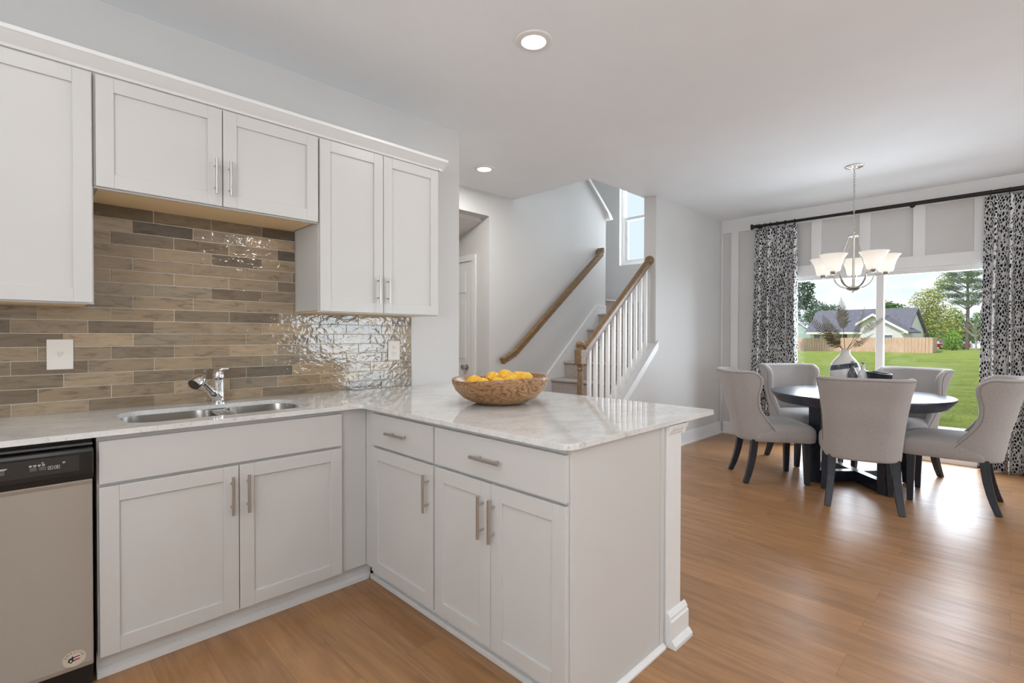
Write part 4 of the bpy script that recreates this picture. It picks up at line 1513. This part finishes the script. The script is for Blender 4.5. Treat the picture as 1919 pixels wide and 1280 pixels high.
# ---- curtains and rod
def curtain(name, label, y0t, y1t, y0b, y1b, folds, seed):
    rn = random.Random(seed)
    ph = [rn.uniform(-.5, .5) for _ in range(folds * 2 + 4)]
    nu, nv = folds * 22, 40
    width = abs(y1t - y0t)
    bm = bmesh.new()
    uv = bm.loops.layers.uv.new('UVMap')
    grid = []
    X0c = 6.392
    for j in range(nv + 1):
        v_ = j / nv
        z = 2.546 - v_ * (2.546 - .012)
        row = []
        arc = 0
        prev = None
        for i in range(nu + 1):
            u = i / nu
            y = (y0t + (y1t - y0t) * u) * (1 - v_) + (y0b + (y1b - y0b) * u) * v_
            a = 2 * PI * folds * u + ph[int(u * folds)] * .9 * math.sin(PI * ((u * folds) % 1)) + .35 * math.sin(3.1 * v_ + u * 7)
            amp = (.026 + .030 * min(1, v_ * 2.5)) * (1 + .25 * math.sin(5 * u * folds + seed))
            x = X0c + amp * math.sin(a)
            y += .018 * math.cos(a) * min(1, .4 + v_)
            p = Vector((x, y, z))
            if prev is not None:
                arc += math.hypot(p.x - prev.x, p.y - prev.y)
            prev = p
            row.append((bm.verts.new(p), arc, z))
        grid.append(row)
    for j in range(nv):
        for i in range(nu):
            q = (grid[j][i], grid[j][i + 1], grid[j + 1][i + 1], grid[j + 1][i])
            f = bm.faces.new([k[0] for k in q])
            f.smooth = True
            for lp, k in zip(f.loops, q):
                lp[uv].uv = (k[1], k[2])
    me = bpy.data.meshes.new(name)
    bm.to_mesh(me)
    bm.free()
    me.materials.append(M['curtain'])
    o = bpy.data.objects.new(name, me)
    COL.objects.link(o)
    md = o.modifiers.new('thickness', 'SOLIDIFY')
    md.thickness = .004
    tag(o, label, 'curtain', 'spotted curtains at the glass door')
curtain('curtain', 'black and white spotted curtain left of the glass door', 2.225, 1.770, 2.275, 1.730, 5, 2)
curtain('curtain', 'black and white spotted curtain right of the glass door behind the side chair', .195, -.60, .215, -.64, 8, 5)
RZ, RXc = 2.583, 6.392
t = thing('curtain_rod', 'long black curtain rod with a flared end under the ceiling', 'curtain rod', (RXc, 1.0, RZ))
b = MB()
b.cyl((RXc, 2.222, RZ), (RXc, -.80, RZ), .0165, n=16)
b.cyl((RXc, 1.25, RZ), (RXc, -.80, RZ), .0200, n=16)
b.build('rod', M['bronze'], t, True)
b = MB()
b.tube([(RXc, 2.205, RZ), (RXc, 2.216, RZ), (RXc, 2.240, RZ), (RXc, 2.268, RZ), (RXc, 2.278, RZ), (RXc, 2.283, RZ)], [.022, .024, .018, .033, .036, .026], 20)
b.build('finial', M['bronze'], t, True)
for y in [2.185, 2.125, 2.06, 1.985, 1.90, 1.80] + [.165, .04, -.085, -.21, -.335, -.46, -.58]:
    b = MB()
    b.torus((RXc, y, RZ - .004), .0265, .0036, 'y', 20, 8)
    b.tube([(RXc, y, RZ - .029), (RXc, y, RZ - .040)], .003, 6)
    b.build('ring', M['bronze'], t, True)
for y in (2.20, .74, -.70):
    b = MB()
    b.cyl((RXc, y, RZ), (D - .019, y, RZ + .0), .007, n=10)
    b.cyl((D - .026, y, RZ), (D - .0195, y, RZ), .026, n=18)
    b.build('bracket', M['bronze'], t, True)

# ================================================================= outdoors
AX = Vector((.705, .709, 0))
gz = lambda x, y: .02 - .012 * (.705 * x + .709 * y)
def ground(name, pts, mt, dz=0.0):
    b = MB()
    top = [(x, y, gz(x, y) + dz) for x, y in pts]
    bot = [(x, y, gz(x, y) + dz - .15) for x, y in pts]
    b.rings([bot, top], True, True, True)
    return b.build(name, mt)
struct(ground('ground_lawn', [(6.63, -70), (150, -70), (150, 90), (6.63, 90)], M['lawn'], -.01))
struct(MB().box(6.63, 9.5, -1.5, 3.2, -.16, -.05).build('patio_slab', M['concrete']))
struct(ground('ground_verge', [(112, -60), (118, -60), (118, 70), (112, 70)], M['dirt'], .02))

# fence
def fence_run(p0, p1, zb0, zb1, h, parent, gapw=.02, pw=.14, cap=None):
    p0, p1 = Vector((*p0, 0)), Vector((*p1, 0))
    n = int((p1 - p0).length / (pw + .006))
    dv = (p1 - p0) / n
    nv = Vector((-dv.y, dv.x, 0)).normalized() * .012
    b = MB()
    for k in range(n):
        a = p0 + dv * k
        c = a + dv * .90
        z0 = zb0 + (zb1 - zb0) * k / n
        off = nv * (1 if k % 2 else .4)
        poly = [a - off, c - off, c + nv, a + nv]
        b.prism([(q.x, q.y) for q in poly], 'z', z0 - .1, z0 + h)
    for zz in (.35, 1.45):
        poly = [p0 + nv, p1 + nv, p1 + nv * 5, p0 + nv * 5]
        b.prism([(q.x, q.y) for q in poly], 'z', (zb0 + zb1) / 2 + zz, (zb0 + zb1) / 2 + zz + .09)
    return b.build('fence_panel', M['fence'], parent)
t = thing('wooden_fence', 'pale cedar plank fence across the far side of the lawn', 'fence', (78.7, 14.7, -.8))
fence_run((82.9, 25.0), (75.56, 6.64), -.88, -.68, 1.83, t, pw=.36)
fence_run((75.56, 6.64), (99.5, 8.25), -.68, -.75, 1.83, t, pw=.30)

# grey house behind the fence
hr0, hr1 = Vector((103.7, 25.31, 0)), Vector((102.21, 11.28, 0))
ua = (hr1 - hr0).normalized()
uf = Vector((ua.y, -ua.x, 0))
if uf.x > 0:
    uf = -uf
def HP(a, f, z):          # a along the ridge from its left end, f towards the view
    p = hr0 + ua * a + uf * f
    return (p.x, p.y, z)
def wedge(b, a0, a1, prof):
    """prof: (f,z) polygon extruded along the ridge direction"""
    A = [b.bm.verts.new(HP(a0, f, z)) for f, z in prof]
    Bv = [b.bm.verts.new(HP(a1, f, z)) for f, z in prof]
    n = len(prof)
    b.bm.faces.new(A); b.bm.faces.new(Bv[::-1])
    for i in range(n):
        j = (i + 1) % n
        b.bm.faces.new((A[j], A[i], Bv[i], Bv[j]))
def gwedge(b, f0, f1, prof):
    """prof: (a,z) polygon extruded towards the view"""
    A = [b.bm.verts.new(HP(a, f0, z)) for a, z in prof]
    Bv = [b.bm.verts.new(HP(a, f1, z)) for a, z in prof]
    n = len(prof)
    b.bm.faces.new(A); b.bm.faces.new(Bv[::-1])
    for i in range(n):
        j = (i + 1) % n
        b.bm.faces.new((A[j], A[i], Bv[i], Bv[j]))
t = thing('neighbour_house', 'grey sided single-storey house with a dark shingle roof behind the fence', 'house', HP(7, 0, -1))
LR = (hr1 - hr0).length
b = MB(); wedge(b, .5, LR + .1, [(-5, -1.1), (4.5, -1.1), (4.5, 2.2), (0, 5.4), (-5, 2.2)]); b.build('wall', M['siding'], t)
b = MB(); wedge(b, 0, LR + .5, [(5.4, 1.82), (5.4, 2.05), (0, 5.88), (-5.6, 2.0), (-5.6, 1.8), (0, 5.6)]); b.build('roof', M['shingle'], t)
ga = 11.0
b = MB(); gwedge(b, 4.4, 8.2, [(ga - 1.9, -1.1), (ga + 3.6, -1.1), (ga + 3.6, 2.1), (ga - .15, 4.45), (ga - 1.9, 3.3)]); b.build('gable_wall', M['siding'], t)
b = MB(); gwedge(b, 1.5, 8.7, [(ga - 2.4, 3.22), (ga - .15, 4.75), (ga + 4.3, 1.95), (ga + 4.3, 1.75), (ga - .15, 4.5), (ga - 2.4, 3.0)]); b.build('gable_roof', M['shingle'], t)
b = MB()
gwedge(b, 8.7, 8.8, [(ga - 2.4, 3.27), (ga - .15, 4.80), (ga + 4.3, 1.98), (ga + 4.3, 1.62), (ga - .15, 4.42), (ga - 2.4, 2.9)])
gwedge(b, 8.0, 8.75, [(ga + 3.3, 1.75), (ga + 4.3, 1.75), (ga + 4.3, 1.98)])
b.build('gable_trim', M['white'], t)
b = MB(); gwedge(b, 8.2, 8.26, [(ga + 3.3, -1.1), (ga + 3.62, -1.1), (ga + 3.62, 2.0), (ga + 3.3, 2.0)]); b.build('corner_board', M['white'], t)
b = MB(); gwedge(b, 5.0, 5.5, [(.2, 1.62), (ga - 1.9, 1.62), (ga - 1.9, 1.95), (.2, 1.95)]); b.build('porch_beam', M['white'], t)
def house_window(a, f, z0, z1, w, shut=False):
    b = MB(); gwedge(b, f, f + .08, [(a - w / 2 - .1, z0 - .1), (a + w / 2 + .1, z0 - .1), (a + w / 2 + .1, z1 + .1), (a - w / 2 - .1, z1 + .1)])
    wn_ = b.build('window', M['white'], t)
    b = MB(); gwedge(b, f + .06, f + .12, [(a - w / 2, z0), (a + w / 2, z0), (a + w / 2, z1), (a - w / 2, z1)]); b.build('pane', M['pane'], wn_)
    if shut:
        for s_ in (-1, 1):
            c = a + s_ * (w / 2 + .45)
            b = MB(); gwedge(b, f, f + .08, [(c - .28, z0 - .1), (c + .28, z0 - .1), (c + .28, z1 + .1), (c - .28, z1 + .1)]); b.build('shutter', M['shutter'], t)
house_window(1.6, 4.52, .2, 1.5, 1.0)
house_window(4.9, 4.52, .2, 1.6, 1.0, True)
house_window(ga + 1.6, 8.22, .2, 1.45, 1.3)
b = MB()
p = Vector(HP(5.6, 3.2, 4.15))
b.tube([p, p + uf * .06, p + uf * .2], [.05, .42, .5], 20)
b.tube([Vector(HP(5.6, 3.0, 3.6)), p], .04, 8)
b.build('satellite_dish', M['dish'], t, True)

# mint house at the left
t = thing('mint_house', 'pale mint green gabled house beyond the left end of the fence', 'house', (96, 30, -1))
b = MB()
q0, qx, qy = Vector((122.0, 30.6, 0)), Vector((-.35, .937, 0)), Vector((.937, .35, 0))
def mw(b, d0, d1, prof):
    A = [b.bm.verts.new((q0.x + qx.x * a + qy.x * d0, q0.y + qx.y * a + qy.y * d0, z)) for a, z in prof]
    Bv = [b.bm.verts.new((q0.x + qx.x * a + qy.x * d1, q0.y + qx.y * a + qy.y * d1, z)) for a, z in prof]
    n = len(prof)
    b.bm.faces.new(A); b.bm.faces.new(Bv[::-1])
    for i in range(n):
        j = (i + 1) % n
        b.bm.faces.new((A[j], A[i], Bv[i], Bv[j]))
mw(b, 0, 9, [(0.2, -1.2), (9, -1.2), (9, 2.0), (4.6, 5.4), (0.2, 2.0)])
b.build('wall', M['mint'], t)
b = MB(); mw(b, -.3, 9.3, [(-.3, 1.75), (4.6, 5.55), (9.5, 1.75), (9.5, 1.95), (4.6, 5.8), (-.3, 1.95)]); b.build('roof', M['white'], t)
b = MB(); mw(b, -.06, 0, [(3.0, -.9), (4.0, -.9), (4.0, .55), (3.0, .55)]); wv_ = b.build('window', M['white'], t)
b = MB(); mw(b, -.10, -.05, [(3.1, -.8), (3.9, -.8), (3.9, .45), (3.1, .45)]); b.build('pane', M['pane'], wv_)

# trees
def leaves(b, blobs, n, size, rn, aspect=.55):
    vol = [x[3] * x[4] * x[5] for x in blobs]
    for _ in range(n):
        c = rn.choices(blobs, vol)[0]
        while True:
            d_ = Vector((rn.uniform(-1, 1), rn.uniform(-1, 1), rn.uniform(-1, 1)))
            if .25 < d_.length < 1:
                break
        d_ = d_ * (.55 + .45 * d_.length)
        p = Vector((c[0] + d_.x * c[3], c[1] + d_.y * c[4], c[2] + d_.z * c[5]))
        s_ = size * rn.uniform(.6, 1.3)
        a = Vector((rn.gauss(0, 1), rn.gauss(0, 1), rn.gauss(0, .7))).normalized()
        c_ = a.cross(Vector((rn.gauss(0, 1), rn.gauss(0, 1), rn.gauss(0, 1)))).normalized()
        b.quad((p - a * s_, p - c_ * s_ * aspect, p + a * s_, p + c_ * s_ * aspect))
def tree(name, label, x, y, trunk, blobs, n, size, lm, seed, group=None, tm='bark', limbs=5, aspect=.55):
    rn = random.Random(seed)
    z = gz(x, y)
    t = thing(name, label, 'tree' if 'bush' not in name else 'bush', (x, y, z), group=group)
    b = MB()
    h, r = trunk
    b.tube([(0, 0, -.2), (.02 * h, 0, h * .35), (-.01 * h, .015 * h, h * .7), (0, 0, h)], [r * 1.15, r * .9, r * .6, r * .2], 10)
    for k in range(limbs):
        c = blobs[k % len(blobs)]
        z0 = h * rn.uniform(.45, .85)
        e = Vector((c[0] * .8, c[1] * .8, max(c[2], z0 + .3)))
        s0 = Vector((0, 0, z0))
        b.tube([s0, s0.lerp(e, .5) + Vector((0, 0, -.2)), e], [r * .4, r * .25, r * .08], 6)
    b.build('trunk', M[tm], t, True, local=True)
    b = MB()
    leaves(b, blobs, n, size, rn, aspect)
    b.build('crown', M[lm], t, local=True)
    return t
# left dark tree peeking past the curtain
tree('broadleaf_tree', 'dark broadleaf tree showing past the edge of the left curtain', 76.4, 21.6, (8.5, .3),
     [(0, 0, 7.8, 2.6, 2.6, 2.6), (-.5, -1.6, 6.6, 1.6, 1.5, 1.2), (0, 1.0, 5.5, 2, 2, 1.8), (.2, -1.9, 8.6, .9, .7, .8)], 2600, .22, 'leaf_dark', 11)
tree('broadleaf_tree', 'blue-green tree behind the left slope of the house roof', 146, 35.0, (7.6, .3),
     [(0, 0, 8.4, 4.1, 4.1, 2.3), (0, 2.7, 7.2, 2.9, 2.9, 1.8), (0, -2.4, 9.2, 2.7, 2.7, 1.7), (0, .5, 10.4, 2.2, 2.2, 1.4)], 3000, .25, 'leaf_blue', 12)
tree('broadleaf_tree', 'green bushy tree rising behind the house roof right of the door post', 124.5, 17.2, (7.2, .3),
     [(0, 0, 6.8, 3.0, 3.0, 2.4), (0, -1.8, 6.0, 2.2, 2.2, 1.8), (0, .9, 8.4, 1.5, 1.5, 1.3)], 3000, .24, 'leaf_mid', 13)
tree('broadleaf_tree', 'yellow-green spring tree right of the neighbouring house', 128, 12.2, (9.4, .3),
     [(0, .2, 8.5, 3.1, 2.8, 3.4), (0, -2.5, 6.0, 3.1, 3.1, 2.9), (0, 1.1, 4.7, 2.9, 2.5, 2.7), (0, -1.6, 10.7, 2.2, 2.0, 2.0), (0, -2.7, 13.0, 1.8, 1.7, 1.6), (0, -3.4, 3.4, 2.5, 2.5, 1.8)], 5500, .21, 'leaf_yellow', 14)
# tall pine
rn = random.Random(21)
px, py = 114.6, 5.6
t = thing('pine_tree', 'tall pine tree with a bare lower trunk beside the right curtain', 'tree', (px, py, gz(px, py)))
b = MB()
b.tube([(0, 0, -.2), (.1, 0, 4), (0, -.05, 8), (.05, .1, 12), (0, 0, 14.2)], [.27, .23, .20, .13, .04], 12)
blobs = []
for z, ln, n_b in ((7.3, 3.2, 4), (8.6, 3.6, 5), (9.8, 3.8, 6), (11.0, 3.4, 6), (12.2, 2.7, 5), (13.4, 1.7, 4)):
    for k in range(n_b):
        a = 2 * PI * (k + rn.random()) / n_b
        l2 = ln * rn.uniform(.65, 1.1)
        e = Vector((math.cos(a) * l2, math.sin(a) * l2, z + l2 * .28))
        b.tube([(0, 0, z - .5), e * .5 + Vector((0, 0, z * .5 - .3)), e], [.09, .06, .02], 6)
        for q in (.55, .8, 1.0):
            blobs.append((e.x * q, e.y * q, z + l2 * .28 * q + .15, 1.15, 1.15, .50))
b.build('trunk', M['bark'], t, True, local=True)
b = MB()
leaves(b, blobs, 10000, .22, rn, .16)
b.build('crown', M['needle'], t, local=True)
# bush in front of the car
tree('garden_bush', 'bright green rounded bush in front of the dark red car', 103.8, 6.75, (1.2, .08),
     [(0, 0, 1.5, 1.35, 1.25, 1.45), (0, .3, .7, 1.2, 1.1, .7), (0, -.3, .7, 1.1, 1.1, .7), (0, .1, 2.7, .7, .7, .5)], 2600, .13, 'leaf_bush', 15, limbs=3)
# woods behind
wl = [('low green tree of the woods just right of the yellow-green tree', 150, 9.2, 1.0), ('low green tree of the woods behind the pine trunk', 166, 5.4, 1.1),
      ('low green tree of the woods nearest the right curtain', 148, 1.2, .95), ('low green tree of the woods behind the yellow-green tree', 168, 15.5, 1.1)]
proto = tree('woodland_tree', wl[0][0], wl[0][1], wl[0][2], (6, .25), [(0, 0, 5.0, 3.0, 3.0, 2.4), (0, 1.6, 3.2, 2.8, 2.6, 2.2), (0, -1.6, 3.0, 2.8, 2.6, 2.2), (0, 0, 7.2, 1.8, 1.8, 1.3)], 2600, .28, 'leaf_mid', 16, group='trees of the woods behind the pine')
for lb, x, y, s_ in wl[1:]:
    o = copy_tree(proto)
    o.location = (x, y, gz(x, y))
    o.rotation_euler = (0, 0, x)
    o.scale = (s_, s_, s_)
    tag(o, lb, 'tree', 'trees of the woods behind the pine')
# bare tree
rn = random.Random(33)
bx_, by_ = 108.9, 4.25
t = thing('bare_tree', 'slender pale leafless tree right of the pine trunk', 'tree', (bx_, by_, gz(bx_, by_)))
b = MB()
b.tube([(0, 0, -.2), (.05, .05, 2), (0, 0, 4.2)], [.12, .10, .04], 8)
b.build('trunk', M['bare'], t, True, local=True)
b = MB()
for k in range(26):
    z0 = rn.uniform(1.4, 4.0)
    a = rn.uniform(0, 2 * PI)
    l2 = rn.uniform(.8, 2.0)
    e = Vector((math.cos(a) * l2, math.sin(a) * l2, z0 + l2 * 1.0))
    b.tube([(0, 0, z0), e * .5 + Vector((0, 0, z0 * .5 - .1)), e], [.045, .03, .012], 5)
b.build('branches', M['bare'], t, True, local=True)
# dark red car
cx_, cy_ = 118.0, 7.55
cz = gz(cx_, cy_)
t = thing('parked_car', 'dark red car parked behind the green bush', 'car', (cx_, cy_, cz), rz=math.radians(-96))
b = MB()
b.prism([(-2.4, .35), (-2.45, .95), (-2.2, 1.05), (-1.2, 1.15), (1.6, 1.15), (2.35, 1.0), (2.45, .35)], 'y', -.9, .9)
b.build('body', M['carred'], t, local=True, bevel=.06)
b = MB()
b.rings([[(-1.9, -.85, 1.14), (1.5, -.85, 1.14), (1.5, .85, 1.14), (-1.9, .85, 1.14)], [(-1.75, -.74, 1.72), (.6, -.74, 1.72), (.6, .74, 1.72), (-1.75, .74, 1.72)]], True, True, True)
b.build('cabin', M['carred'], t, local=True, bevel=.05)
for s_ in (-1, 1):
    for x0, x1, xt0, xt1 in ((-1.6, -.55, -1.55, -.58), (-.45, .9, -.45, .45)):
        b = MB()
        y0, y1 = s_ * .845, s_ * .775
        pr = [(x0, y0 + s_ * .02, 1.20), (x1, y0 + s_ * .02, 1.20), (xt1, y1 + s_ * .015, 1.62), (xt0, y1 + s_ * .015, 1.62)]
        b.rings([pr, [(q[0], q[1] - s_ * .03, q[2]) for q in pr]], True, True, True)
        b.build('side_window', M['pane'], t, local=True)
    for x in (-1.5, 1.5):
        b = MB()
        b.cyl((x, s_ * .72, .34), (x, s_ * .93, .34), .34, n=20)
        b.build('wheel', M['tire'], t, True, local=True)
b = MB()
b.rings([[(1.46, -.78, 1.17), (1.46, .78, 1.17), (.66, .68, 1.68), (.66, -.68, 1.68)], [(1.53, -.78, 1.19), (1.53, .78, 1.19), (.73, .68, 1.70), (.73, -.68, 1.70)]], True, True, True)
b.build('windscreen', M['pane'], t, local=True)
